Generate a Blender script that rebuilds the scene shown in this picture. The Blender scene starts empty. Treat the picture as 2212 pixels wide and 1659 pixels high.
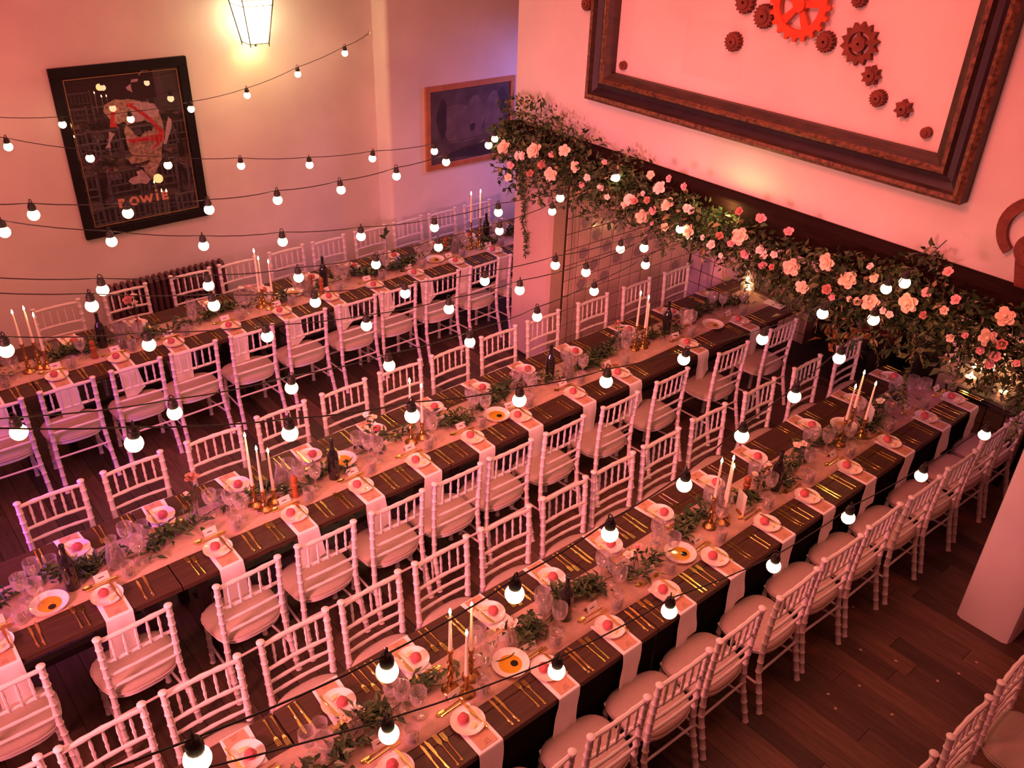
import bpy, bmesh, math, random
from mathutils import Vector, Matrix
R = random.Random(7)
PI = math.pi
scn = bpy.context.scene
COL = scn.collection

# ------------------------------------------------------------------ camera
CAMF, CAMH = 1878.87, 4.4836
f = Vector((0.5638, 0.6468, -0.5136)); r = Vector((0.7660, -0.6427, 0.0316))
f.normalize(); r = (r - f * r.dot(f)).normalized(); u = r.cross(f)
cam = bpy.data.cameras.new('camera'); camo = bpy.data.objects.new('camera', cam); COL.objects.link(camo)
mw = Matrix((r, u, -f)).transposed().to_4x4(); mw.translation = Vector((0, 0, CAMH)); camo.matrix_world = mw
cam.sensor_width = 36; cam.lens = 36 * CAMF / 2212; cam.clip_start = 0.05; cam.clip_end = 60
scn.camera = camo

# ------------------------------------------------------------------ light and exposure
scn.view_settings.view_transform = 'Standard'; scn.view_settings.look = 'None'
scn.view_settings.gamma = 1; scn.view_settings.use_curve_mapping = False
scn.view_settings.exposure = 0.0
w = bpy.data.worlds.new('room_air'); scn.world = w; w.use_nodes = True
w.node_tree.nodes['Background'].inputs[0].default_value = (1.0, 0.14, 0.12, 1)
w.node_tree.nodes['Background'].inputs[1].default_value = 0.17

def lamp(name, kind, loc, target, energy, color, **kw):
    l = bpy.data.lights.new(name, kind); l.energy = energy; l.color = color
    for k, v in kw.items(): setattr(l, k, v)
    o = bpy.data.objects.new(name, l); COL.objects.link(o); o.location = loc
    if target is not None:
        o.rotation_euler = (Vector(target) - Vector(loc)).to_track_quat('-Z', 'Y').to_euler()
    return o
PINK = (1.0, 0.125, 0.10)
lamp('ceiling_wash', 'AREA', (2.6, 3.6, 5.6), (2.9, 4.4, 0), 138, (1.0, 0.27, 0.20), shape='RECTANGLE', size=5.0, size_y=5.0, spread=2.1)
lamp('chimney_wash', 'AREA', (1.2, 3.0, 5.6), (5.39, 3.6, 3.1), 76, PINK, size=1.2, spread=2.0)
lamp('poster_wall_wash', 'AREA', (-0.2, 5.6, 5.5), (0.6, 8.5, 2.4), 46, (1.0, 0.10, 0.12), size=1.0, spread=1.9)
lamp('pink_uplighter', 'AREA', (-2.2, 2.6, 2.2), (6.5, 5.0, 0.4), 78, (1.0, 0.22, 0.25), size=0.8, spread=1.2)
lamp('violet_uplight', 'AREA', (-1.6, 5.4, 1.7), (2.2, 5.4, 0.3), 16, (0.85, 0.16, 1.0), size=0.5, spread=1.3)
lamp('blue_corner_light', 'AREA', (7.9, 7.2, 2.7), (6.4, 8.5, 0.6), 13, (0.38, 0.30, 1.0), size=0.6, spread=2.0)
lamp('lilac_inglenook_light', 'AREA', (6.6, 2.2, 1.9), (7.7, 2.4, 0.9), 3.0, (1.0, 0.18, 0.50), size=0.3)
lamp('pink_inglenook_light', 'AREA', (6.6, 4.3, 2.1), (7.5, 5.3, 0.9), 2.6, (1.0, 0.25, 0.36), size=0.3)
lamp('garland_spotlight', 'POINT', (5.14, 3.60, 2.40), None, 3.6, (1.0, 0.72, 0.22), shadow_soft_size=0.03)

# ------------------------------------------------------------------ materials
def mat(name, col, rough=0.6, metal=0.0, var=0.0, scale=8.0, bump=0.0, bscale=40.0, coat=0.0, emit=None, estr=0.0, col2=None, stretch=(1, 1, 1), coords='Object', spec=0.5):
    m = bpy.data.materials.new(name); m.use_nodes = True; n = m.node_tree.nodes; l = m.node_tree.links
    b = n['Principled BSDF']; b.inputs['Roughness'].default_value = rough; b.inputs['Metallic'].default_value = metal
    b.inputs['Coat Weight'].default_value = coat; b.inputs['Coat Roughness'].default_value = 0.03
    b.inputs['Specular IOR Level'].default_value = spec
    tc = n.new('ShaderNodeTexCoord'); mp = n.new('ShaderNodeMapping'); mp.inputs['Scale'].default_value = stretch
    l.new(tc.outputs[coords], mp.inputs[0])
    ns = n.new('ShaderNodeTexNoise'); ns.inputs['Scale'].default_value = scale; ns.inputs['Detail'].default_value = 6
    l.new(mp.outputs[0], ns.inputs['Vector'])
    cr = n.new('ShaderNodeValToRGB'); c2 = col2 or tuple(max(0, c * (1 - var)) for c in col)
    cr.color_ramp.elements[0].position = 0.3; cr.color_ramp.elements[1].position = 0.7
    cr.color_ramp.elements[0].color = (*c2, 1); cr.color_ramp.elements[1].color = (*col, 1)
    l.new(ns.outputs['Fac'], cr.inputs[0]); l.new(cr.outputs[0], b.inputs['Base Color'])
    if bump:
        n2 = n.new('ShaderNodeTexNoise'); n2.inputs['Scale'].default_value = bscale; n2.inputs['Detail'].default_value = 5
        l.new(mp.outputs[0], n2.inputs['Vector'])
        bp = n.new('ShaderNodeBump'); bp.inputs['Strength'].default_value = bump; bp.inputs['Distance'].default_value = 0.01
        l.new(n2.outputs['Fac'], bp.inputs['Height']); l.new(bp.outputs[0], b.inputs['Normal'])
    if emit: b.inputs['Emission Color'].default_value = (*emit, 1); b.inputs['Emission Strength'].default_value = estr
    return m
def per_object(m, amt):     # each copy of the thing gets its own brightness, as real pieces have
    n = m.node_tree.nodes; l = m.node_tree.links; b = n['Principled BSDF']
    src = b.inputs['Base Color'].links[0].from_socket
    oi = n.new('ShaderNodeObjectInfo'); mr = n.new('ShaderNodeMapRange'); mr.inputs[3].default_value = 1 - amt; mr.inputs[4].default_value = 1 + amt
    hs = n.new('ShaderNodeHueSaturation'); l.new(oi.outputs['Random'], mr.inputs[0]); l.new(mr.outputs[0], hs.inputs['Value'])
    l.new(src, hs.inputs['Color']); l.new(hs.outputs[0], b.inputs['Base Color']); return m
def thin_glass(name, tint=(1, 1, 1), base=0.06, edge=0.9, rough=0.02, frost=0.0):
    m = bpy.data.materials.new(name); m.use_nodes = True; n = m.node_tree.nodes; l = m.node_tree.links; n.clear()
    out = n.new('ShaderNodeOutputMaterial'); tr = n.new('ShaderNodeBsdfTransparent'); tr.inputs[0].default_value = (*tint, 1)
    gl = n.new('ShaderNodeBsdfGlossy'); gl.inputs['Roughness'].default_value = rough
    lw = n.new('ShaderNodeLayerWeight'); lw.inputs[0].default_value = 0.35
    mr = n.new('ShaderNodeMapRange'); mr.inputs[3].default_value = base; mr.inputs[4].default_value = edge
    mx = n.new('ShaderNodeMixShader'); l.new(lw.outputs['Facing'], mr.inputs[0]); l.new(mr.outputs[0], mx.inputs[0])
    top = gl.outputs[0]
    if frost:
        df = n.new('ShaderNodeBsdfDiffuse'); df.inputs[0].default_value = (.9, .86, .86, 1); m2 = n.new('ShaderNodeMixShader'); m2.inputs[0].default_value = frost
        l.new(top, m2.inputs[1]); l.new(df.outputs[0], m2.inputs[2]); top = m2.outputs[0]
    l.new(tr.outputs[0], mx.inputs[1]); l.new(top, mx.inputs[2]); l.new(mx.outputs[0], out.inputs[0]); return m

M = {}
M['plaster'] = mat('wall_plaster', (0.80, 0.75, 0.73), 0.9, var=0.19, scale=1.3, bump=0.10, bscale=14, coords='Generated' if False else 'Object')
M['chair'] = mat('white_painted_wood', (0.80, 0.74, 0.74), 0.38, var=0.06, scale=25, bump=0.05, bscale=90)
M['cushion'] = mat('cream_seat_fabric', (0.50, 0.40, 0.34), 0.95, var=0.10, scale=60, bump=0.25, bscale=350)
M['piping'] = mat('seat_piping', (0.60, 0.50, 0.44), 0.8)
M['plank'] = per_object(mat('floor_oak', (0.108, 0.058, 0.036), 0.48, var=0.5, scale=3.5, stretch=(9, 1, 9), bump=0.12, bscale=9), 0.58)
M['stone'] = mat('dark_hearth_stone', (0.045, 0.035, 0.033), 0.75, var=0.4, scale=5, bump=0.2, bscale=12)
M['tablewood'] = mat('dark_table_wood', (0.080, 0.036, 0.024), 0.5, spec=0.3, var=0.40, scale=4, stretch=(1, 10, 10), bump=0.08, bscale=10)
M['darkwood'] = mat('black_brown_wood', (0.022, 0.013, 0.012), 0.5, var=0.4, scale=6, stretch=(1, 6, 6))
M['beam'] = mat('mantel_beam_wood', (0.022, 0.008, 0.007), 0.9, spec=0.1, var=0.5, scale=5, stretch=(6, 1, 6), bump=0.2, bscale=10)
M['runner'] = mat('pinkish_table_runner', (0.60, 0.40, 0.33), 0.9, var=0.22, scale=18, bump=0.3, bscale=120)
M['napkin'] = mat('white_napkin_cotton', (0.95, 0.90, 0.95), 0.9, var=0.04, scale=30, bump=0.15, bscale=260)
M['china'] = mat('white_china', (0.93, 0.88, 0.86), 0.12, coat=0.5, var=0.02)
M['roll'] = mat('pink_roll_crust', (0.66, 0.13, 0.15), 0.7, var=0.35, scale=45, bump=0.5, bscale=60)
M['butter'] = mat('butter', (0.95, 0.72, 0.38), 0.4, var=0.04)
M['kraft'] = mat('kraft_menu_card', (0.60, 0.34, 0.22), 0.8, var=0.15, scale=40)
M['card'] = mat('white_card', (0.90, 0.84, 0.82), 0.8, var=0.03)
M['ink'] = mat('dark_ink', (0.16, 0.06, 0.06), 0.8)
M['gold'] = mat('polished_gold_cutlery', (0.92, 0.70, 0.22), 0.22, metal=1.0, var=0.12, scale=30)
M['brass'] = mat('aged_brass', (0.62, 0.36, 0.13), 0.28, metal=1.0, var=0.35, scale=20, bump=0.05)
M['glass'] = thin_glass('clear_glass', (0.985, 0.97, 0.97), 0.08, 0.6, 0.02, 0.25)
M['cutglass'] = thin_glass('cut_crystal', (0.99, 0.97, 0.97), 0.12, 0.66, 0.05, 0.30)
M['pane'] = thin_glass('picture_glass', (0.98, 0.98, 0.98), 0.042, 0.35, 0.006)
M['water'] = thin_glass('water', (0.95, 0.93, 0.93), 0.08, 0.6, 0.02)
M['bottle'] = mat('black_green_bottle_glass', (0.012, 0.012, 0.012), 0.08, var=0.2, coat=0.6)
M['bottlelabel'] = mat('dark_bottle_label', (0.05, 0.04, 0.045), 0.6, var=0.3)
M['wax'] = mat('ivory_candle_wax', (0.95, 0.72, 0.56), 0.5, var=0.04, emit=(1.0, 0.45, 0.25), estr=0.12)
M['wick'] = mat('charred_wick', (0.02, 0.015, 0.01), 0.9)
M['flame'] = mat('candle_flame', (1, 0.8, 0.4), 0.5, emit=(1.0, 0.66, 0.26), estr=70)
M['bulb'] = mat('lit_frosted_bulb', (1, 0.95, 0.8), 0.3, emit=(1.0, 0.58, 0.30), estr=14)
M['rubber'] = mat('black_rubber', (0.018, 0.015, 0.017), 0.55, var=0.2)
M['oil'] = mat('olive_oil', (0.72, 0.40, 0.02), 0.08, coat=1.0, var=0.08)
M['vinegar'] = mat('balsamic_vinegar', (0.006, 0.004, 0.004), 0.15, coat=1.0)
M['mill'] = mat('turned_orange_wood', (0.42, 0.12, 0.035), 0.35, var=0.35, scale=12, stretch=(1, 1, 6))
M['iron'] = mat('cast_iron_radiator', (0.10, 0.045, 0.045), 0.5, var=0.4, scale=10, bump=0.2)
M['leafdark'] = mat('dark_green_leaf', (0.040, 0.085, 0.028), 0.5, var=0.55, scale=5)
M['leafmid'] = mat('olive_green_leaf', (0.12, 0.17, 0.060), 0.55, var=0.4, scale=5)
M['leafpale'] = mat('pale_dry_leaf', (0.42, 0.34, 0.17), 0.7, var=0.4, scale=6)
M['stem'] = mat('green_brown_stem', (0.09, 0.075, 0.035), 0.7, var=0.3)
M['peach'] = mat('peach_rose_petal', (0.98, 0.80, 0.62), 0.7, var=0.14, scale=22)
M['pinkrose'] = mat('pink_rose_petal', (0.92, 0.48, 0.52), 0.7, var=0.2, scale=22)
M['blush'] = mat('blush_white_petal', (0.97, 0.86, 0.80), 0.7, var=0.12, scale=22)
M['dusty'] = mat('dusty_russet_petal', (0.62, 0.27, 0.22), 0.8, var=0.3, scale=22)
M['rust'] = mat('rusty_cast_iron', (0.23, 0.055, 0.034), 0.7, metal=0.1, var=0.45, scale=14, bump=0.4, bscale=60)
M['redgear'] = mat('orange_red_painted_iron', (0.72, 0.085, 0.028), 0.55, var=0.25, scale=14, bump=0.2, bscale=60)
M['frame'] = mat('worn_dark_gilt_wood', (0.070, 0.032, 0.018), 0.55, var=0.3, scale=22, stretch=(1, 0.25, 1), col2=(0.028, 0.014, 0.014), bump=0.35, bscale=50)
M['framedark'] = mat('blackened_frame_hollow', (0.030, 0.014, 0.026), 0.45, var=0.4, scale=10)
M['framegilt'] = mat('rubbed_gilt_edge', (0.24, 0.11, 0.055), 0.5, metal=0.2, col2=(0.035, 0.016, 0.012), scale=34, bump=0.3)
M['black'] = mat('matt_black_paint', (0.012, 0.009, 0.012), 0.6, spec=0.2, var=0.3)
M['skirt'] = mat('black_table_cloth', (0.008, 0.006, 0.006), 0.95, spec=0.05, var=0.3)
M['print'] = mat('dark_poster_print', (0.028, 0.016, 0.022), 0.8, var=0.35, scale=6)
M['printlight'] = mat('pale_map_print', (0.62, 0.42, 0.33), 0.85, col2=(0.17, 0.10, 0.08), scale=34)
M['printpink'] = mat('lilac_white_print', (0.62, 0.44, 0.50), 0.85, var=0.3, scale=30)
M['printred'] = mat('red_print', (0.62, 0.03, 0.045), 0.8, var=0.25, scale=12)
M['printdark'] = mat('black_print', (0.02, 0.012, 0.016), 0.8)
M['printorange'] = mat('salmon_lettering', (0.85, 0.36, 0.24), 0.8, var=0.08)
M['goldline'] = mat('thin_gold_line', (0.35, 0.20, 0.10), 0.4, metal=0.5)
M['pine'] = mat('orange_pine_frame', (0.55, 0.20, 0.07), 0.5, var=0.25, scale=9)
M['canvas'] = mat('murky_grey_painting', (0.22, 0.16, 0.18), 0.5, var=0.5, scale=4.5)
M['canvas2'] = mat('dim_mauve_paint', (0.30, 0.21, 0.23), 0.5, var=0.35, scale=8)
M['canvas3'] = mat('dark_slate_paint', (0.10, 0.075, 0.095), 0.5, var=0.35, scale=8)
M['grout'] = mat('tile_grout', (0.10, 0.06, 0.05), 0.95, var=0.2, scale=20)
M['tile'] = per_object(mat('cream_wall_tile', (0.78, 0.60, 0.50), 0.16, var=0.10, scale=7, bump=0.05, bscale=6, coat=0.35), 0.10)
M['hearth'] = mat('soot_black_brick', (0.02, 0.012, 0.014), 0.9, var=0.4, scale=6)
M['pier'] = mat('ochre_brown_plaster', (0.56, 0.42, 0.33), 0.85, var=0.12, scale=3, bump=0.12, bscale=16)
M['confetti'] = mat('pale_petal', (0.5, 0.36, 0.30), 0.8)
M['phone'] = mat('lit_phone_screen', (0.3, 0.5, 0.6), 0.2, emit=(0.55, 0.85, 1.0), estr=1.0)
M['lampglass'] = mat('glowing_lantern_glass', (1, 0.9, 0.6), 0.4, emit=(1.0, 0.80, 0.42), estr=9)
M['steel'] = mat('brushed_steel', (0.6, 0.55, 0.55), 0.3, metal=1.0)

def motif_tile():       # painted tile: ring and cross of blue brushwork around the tile's own centre
    m = mat('blue_painted_tile', (0.78, 0.60, 0.50), 0.16, var=0.10, scale=7, coat=0.35)
    n = m.node_tree.nodes; l = m.node_tree.links; b = n['Principled BSDF']; src = b.inputs['Base Color'].links[0].from_socket
    tc = n.new('ShaderNodeTexCoord'); vl = n.new('ShaderNodeVectorMath'); vl.operation = 'LENGTH'
    l.new(tc.outputs['Object'], vl.inputs[0])
    ns = n.new('ShaderNodeTexNoise'); ns.inputs['Scale'].default_value = 42; ns.inputs['Detail'].default_value = 3; ns.noise_dimensions = '4D'; l.new(tc.outputs['Object'], ns.inputs['Vector'])
    oi = n.new('ShaderNodeObjectInfo'); om = n.new('ShaderNodeMath'); om.operation = 'MULTIPLY'; om.inputs[1].default_value = 40; l.new(oi.outputs['Random'], om.inputs[0]); l.new(om.outputs[0], ns.inputs['W'])
    md = n.new('ShaderNodeMath'); md.operation = 'MULTIPLY_ADD'; md.inputs[1].default_value = -9.0; md.inputs[2].default_value = 0.26; l.new(vl.outputs['Value'], md.inputs[0])
    ab = n.new('ShaderNodeMath'); ab.operation = 'ABSOLUTE'; l.new(md.outputs[0], ab.inputs[0])
    ml = n.new('ShaderNodeMath'); ml.operation = 'SUBTRACT'; l.new(ns.outputs['Fac'], ml.inputs[0]); l.new(ab.outputs[0], ml.inputs[1])
    cr = n.new('ShaderNodeValToRGB'); cr.color_ramp.elements[0].position = 0.14; cr.color_ramp.elements[1].position = 0.26
    cr.color_ramp.elements[0].color = (0.14, 0.14, 0.14, 1); cr.color_ramp.elements[1].color = (0.62, 0.62, 0.62, 1); l.new(ml.outputs[0], cr.inputs[0])
    mx = n.new('ShaderNodeMixRGB'); l.new(cr.outputs[0], mx.inputs[0]); l.new(src, mx.inputs[1]); mx.inputs[2].default_value = (0.13, 0.11, 0.17, 1)
    l.new(mx.outputs[0], b.inputs['Base Color']); return m
M['motif'] = motif_tile()

# ------------------------------------------------------------------ mesh helpers
class G:
    def __init__(s): s.v = []; s.f = []; s.m = []; s.mi = 0
    def add(s, vs, fs):
        k = len(s.v); s.v += [tuple(p) for p in vs]; s.f += [tuple(i + k for i in q) for q in fs]; s.m += [s.mi] * len(fs); return s
    def box(s, c, d, rz=0.0, taper=1.0):
        cx, cy, cz = c; hx, hy, hz = d[0] / 2, d[1] / 2, d[2] / 2; ca, sa = math.cos(rz), math.sin(rz); vs = []
        for z, t in ((-hz, 1.0), (hz, taper)):
            for x, y in ((-hx, -hy), (hx, -hy), (hx, hy), (-hx, hy)):
                x *= t; y *= t; vs.append((cx + x * ca - y * sa, cy + x * sa + y * ca, cz + z))
        return s.add(vs, [(0, 3, 2, 1), (4, 5, 6, 7), (0, 1, 5, 4), (1, 2, 6, 5), (2, 3, 7, 6), (3, 0, 4, 7)])
    def cbox(s, a, b, c=0.003):       # box from corner a to corner b with chamfered edges
        bm = bmesh.new(); bmesh.ops.create_cube(bm, size=1)
        for v in bm.verts:
            v.co = Vector([(a[i] + b[i]) / 2 + v.co[i] * (b[i] - a[i]) for i in range(3)])
        bmesh.ops.bevel(bm, geom=list(bm.edges), offset=c, segments=1, affect='EDGES')
        bm.verts.index_update(); s.add([v.co for v in bm.verts], [[v.index for v in q.verts] for q in bm.faces]); bm.free(); return s
    def lathe(s, prof, seg=16, c=(0, 0, 0), flute=0.0):
        k = len(prof); vs = []
        for (rr, z) in prof:
            for i in range(seg):
                a = 2 * PI * i / seg; q = rr * (1 - flute * (i % 2)); vs.append((c[0] + q * math.cos(a), c[1] + q * math.sin(a), c[2] + z))
        fs = [(j * seg + i, j * seg + (i + 1) % seg, (j + 1) * seg + (i + 1) % seg, (j + 1) * seg + i) for j in range(k - 1) for i in range(seg)]
        if prof[0][0] > 1e-4: fs.append(tuple(range(seg - 1, -1, -1)))
        if prof[-1][0] > 1e-4: fs.append(tuple((k - 1) * seg + i for i in range(seg)))
        return s.add(vs, fs)
    def tube(s, pts, rad, seg=8, caps=True):
        P = [Vector(p) for p in pts]; n = len(P); rs = rad if isinstance(rad, (list, tuple)) else [rad] * n; vs = []
        up = None
        for i in range(n):
            t = (P[min(i + 1, n - 1)] - P[max(i - 1, 0)]).normalized()
            if up is None: up = Vector((0, 0, 1)) if abs(t.z) < 0.9 else Vector((0, 1, 0))
            a = t.cross(up).normalized(); b = a.cross(t).normalized(); up = b
            for j in range(seg):
                q = 2 * PI * j / seg; vs.append(P[i] + (a * math.cos(q) + b * math.sin(q)) * rs[i])
        fs = [(i * seg + j, i * seg + (j + 1) % seg, (i + 1) * seg + (j + 1) % seg, (i + 1) * seg + j) for i in range(n - 1) for j in range(seg)]
        if caps: fs += [tuple(range(seg - 1, -1, -1)), tuple((n - 1) * seg + j for j in range(seg))]
        return s.add(vs, fs)
    def prism(s, poly, plane, d0, d1):    # poly of 2-D points; plane 'xy' | 'xz' | 'yz', extruded along the other axis
        n = len(poly)
        def P(p, d): return (p[0], p[1], d) if plane == 'xy' else ((p[0], d, p[1]) if plane == 'xz' else (d, p[0], p[1]))
        return s.add([P(p, d0) for p in poly] + [P(p, d1) for p in poly], [tuple(range(n - 1, -1, -1)), tuple(range(n, 2 * n))] + [(i, (i + 1) % n, n + (i + 1) % n, n + i) for i in range(n)])
    def grid(s, fn, nu, nv):
        vs = [fn(i / (nu - 1), j / (nv - 1)) for i in range(nu) for j in range(nv)]
        return s.add(vs, [(i * nv + j, (i + 1) * nv + j, (i + 1) * nv + j + 1, i * nv + j + 1) for i in range(nu - 1) for j in range(nv - 1)])
    def mesh(s, name, mats, smooth=True, sharp=None):
        me = bpy.data.meshes.new(name); me.from_pydata(s.v, [], s.f)
        for m in (mats if isinstance(mats, (list, tuple)) else [mats]): me.materials.append(M[m])
        if any(s.m): me.polygons.foreach_set('material_index', s.m)
        bm = bmesh.new(); bm.from_mesh(me); bmesh.ops.recalc_face_normals(bm, faces=bm.faces); bm.to_mesh(me); bm.free()
        if smooth:
            me.polygons.foreach_set('use_smooth', [True] * len(me.polygons)); me.set_sharp_from_angle(angle=math.radians(38))
        me.update(); return me

def ob(name, me, parent=None, loc=(0, 0, 0), rot=(0, 0, 0), sc=None):
    o = bpy.data.objects.new(name, me); COL.objects.link(o); o.parent = parent; o.location = loc; o.rotation_euler = rot
    if sc: o.scale = (sc, sc, sc) if isinstance(sc, (int, float)) else sc
    return o
def tag(o, label, cat, group=None):
    o['label'] = label; o['category'] = cat
    if group: o['group'] = group
    return o
def thing(name, label, cat, loc=(0, 0, 0), rz=0.0, group=None):
    return tag(ob(name, None, None, loc, (0, 0, rz)), label, cat, group)
def struct(name, me, loc=(0, 0, 0), rot=(0, 0, 0)):
    o = ob(name, me, None, loc, rot); o['kind'] = 'structure'; return o
def stuff(o): o['kind'] = 'stuff'; return o
def copy_tree(src, loc, rot=None, label=None, group=None):
    def rec(o, par):
        c = o.copy(); COL.objects.link(c); c.parent = par
        for ch in o.children: rec(ch, c)
        return c
    c = rec(src, None); c.location = loc
    if rot is not None: c.rotation_euler = rot
    if label: c['label'] = label
    if group: c['group'] = group
    return c
ORD = ['first', 'second', 'third', 'fourth', 'fifth', 'sixth', 'seventh', 'eighth', 'ninth', 'tenth', 'eleventh', 'twelfth', 'thirteenth', 'fourteenth']
def ordn(i, n): return 'leftmost' if i == 0 else ('rightmost' if i == n - 1 else ORD[i])
def leaf(g, p, d, nrm, L, W, bend=0.15):
    d = d.normalized(); sd = d.cross(nrm)
    if sd.length < 1e-3: sd = d.orthogonal()
    sd.normalize(); nn = sd.cross(d)
    g.add([p, p + d * L * .42 + sd * W * .5 + nn * L * .06, p + d * L - nn * L * bend, p + d * L * .42 - sd * W * .5 + nn * L * .06, p + d * L * .45 - nn * L * .02],
          [(0, 1, 4), (1, 2, 4), (2, 3, 4), (3, 0, 4)])
def rv(): 
    while True:
        v = Vector((R.uniform(-1, 1), R.uniform(-1, 1), R.uniform(-1, 1)))
        if 0.05 < v.length < 1: return v.normalized()
GEARS = [(3.433, 3.759, 0.224), (2.983, 3.586, 0.13), (3.925, 3.46, 0.065), (3.706, 3.654, 0.078), (3.876, 3.72, 0.073), (3.214, 3.565, 0.065), (3.045, 3.836, 0.048), (2.855, 3.419, 0.063), (2.775, 3.297, 0.052), (2.597, 3.268, 0.057), (2.425, 3.159, 0.034), (4.958, 3.127, 0.033), (5.398, 3.531, 0.052), (1.739, 2.744, 0.124)]
ROSES = [(5.97, 2.29, 0.059, 0), (5.58, 2.35, 0.069, 0), (5.78, 2.26, 0.041, 2), (5.71, 2.28, 0.037, 2), (5.19, 2.45, 0.043, 0), (5.36, 2.37, 0.028, 1), (5.34, 2.21, 0.056, 0), (5.89, 2.04, 0.034, 0), (5.88, 2.15, 0.034, 1), (5.62, 2.14, 0.033, 3), (5.47, 2.26, 0.036, 3), (5.07, 2.34, 0.039, 0), (4.89, 2.3, 0.03, 2), (4.72, 2.47, 0.022, 1), (4.76, 2.25, 0.03, 2), (4.15, 2.41, 0.046, 2), (3.9, 2.49, 0.031, 1), (4.05, 2.51, 0.028, 1), (4.25, 2.48, 0.032, 0), (3.87, 2.33, 0.031, 2), (3.82, 2.32, 0.031, 2), (4.05, 2.31, 0.042, 0), (4.19, 2.22, 0.032, 1), (3.4, 2.45, 0.029, 3), (3.22, 2.45, 0.035, 1), (2.99, 2.43, 0.031, 1), (3.37, 2.27, 0.053, 0), (3.53, 2.23, 0.03, 3), (3.43, 2.2, 0.027, 1), (3.58, 2.14, 0.034, 2), (3.49, 2.09, 0.02, 2), (3.67, 2.17, 0.021, 2), (3.31, 2.16, 0.033, 1), (3.18, 2.23, 0.032, 2), (3.14, 2.21, 0.029, 2), (3.07, 2.24, 0.026, 2), (3.15, 2.13, 0.029, 1), (3.06, 2.15, 0.023, 3), (2.92, 2.2, 0.054, 0), (2.67, 2.32, 0.055, 0), (2.39, 2.38, 0.023, 2), (1.92, 2.51, 0.03, 1), (2.51, 2.25, 0.051, 0), (2.81, 2.09, 0.038, 0), (2.63, 2.14, 0.034, 3), (2.58, 2.1, 0.025, 1), (2.32, 2.16, 0.05, 0), (2.42, 2.13, 0.027, 0), (2.08, 2.26, 0.057, 0), (2.22, 2.15, 0.023, 2), (2.18, 2.14, 0.023, 2), (2.0, 2.35, 0.031, 1), (1.83, 2.37, 0.03, 1), (1.98, 2.21, 0.025, 3), (1.87, 2.29, 0.025, 0), (1.54, 2.38, 0.045, 0), (1.6, 2.22, 0.043, 0), (1.79, 2.13, 0.025, 0), (1.72, 2.18, 0.019, 1), (1.61, 2.13, 0.025, 1), (1.52, 2.13, 0.03, 1), (1.51, 2.21, 0.032, 3), (1.54, 2.07, 0.027, 1), (1.4, 2.14, 0.021, 1), (2.46, 2.14, 0.021, 0), (2.34, 2.32, 0.032, 0), (4.28, 2.15, 0.047, 0), (4.43, 2.24, 0.044, 2), (4.36, 2.25, 0.029, 3), (4.07, 2.28, 0.028, 0), (4.31, 2.32, 0.022, 2), (4.17, 2.12, 0.018, 1), (4.05, 2.13, 0.032, 0), (4.24, 2.29, 0.029, 3), (3.82, 2.17, 0.049, 0), (4.48, 2.18, 0.033, 0), (4.66, 2.2, 0.023, 2), (4.95, 2.22, 0.027, 1), (4.6, 2.37, 0.026, 2)]
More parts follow.
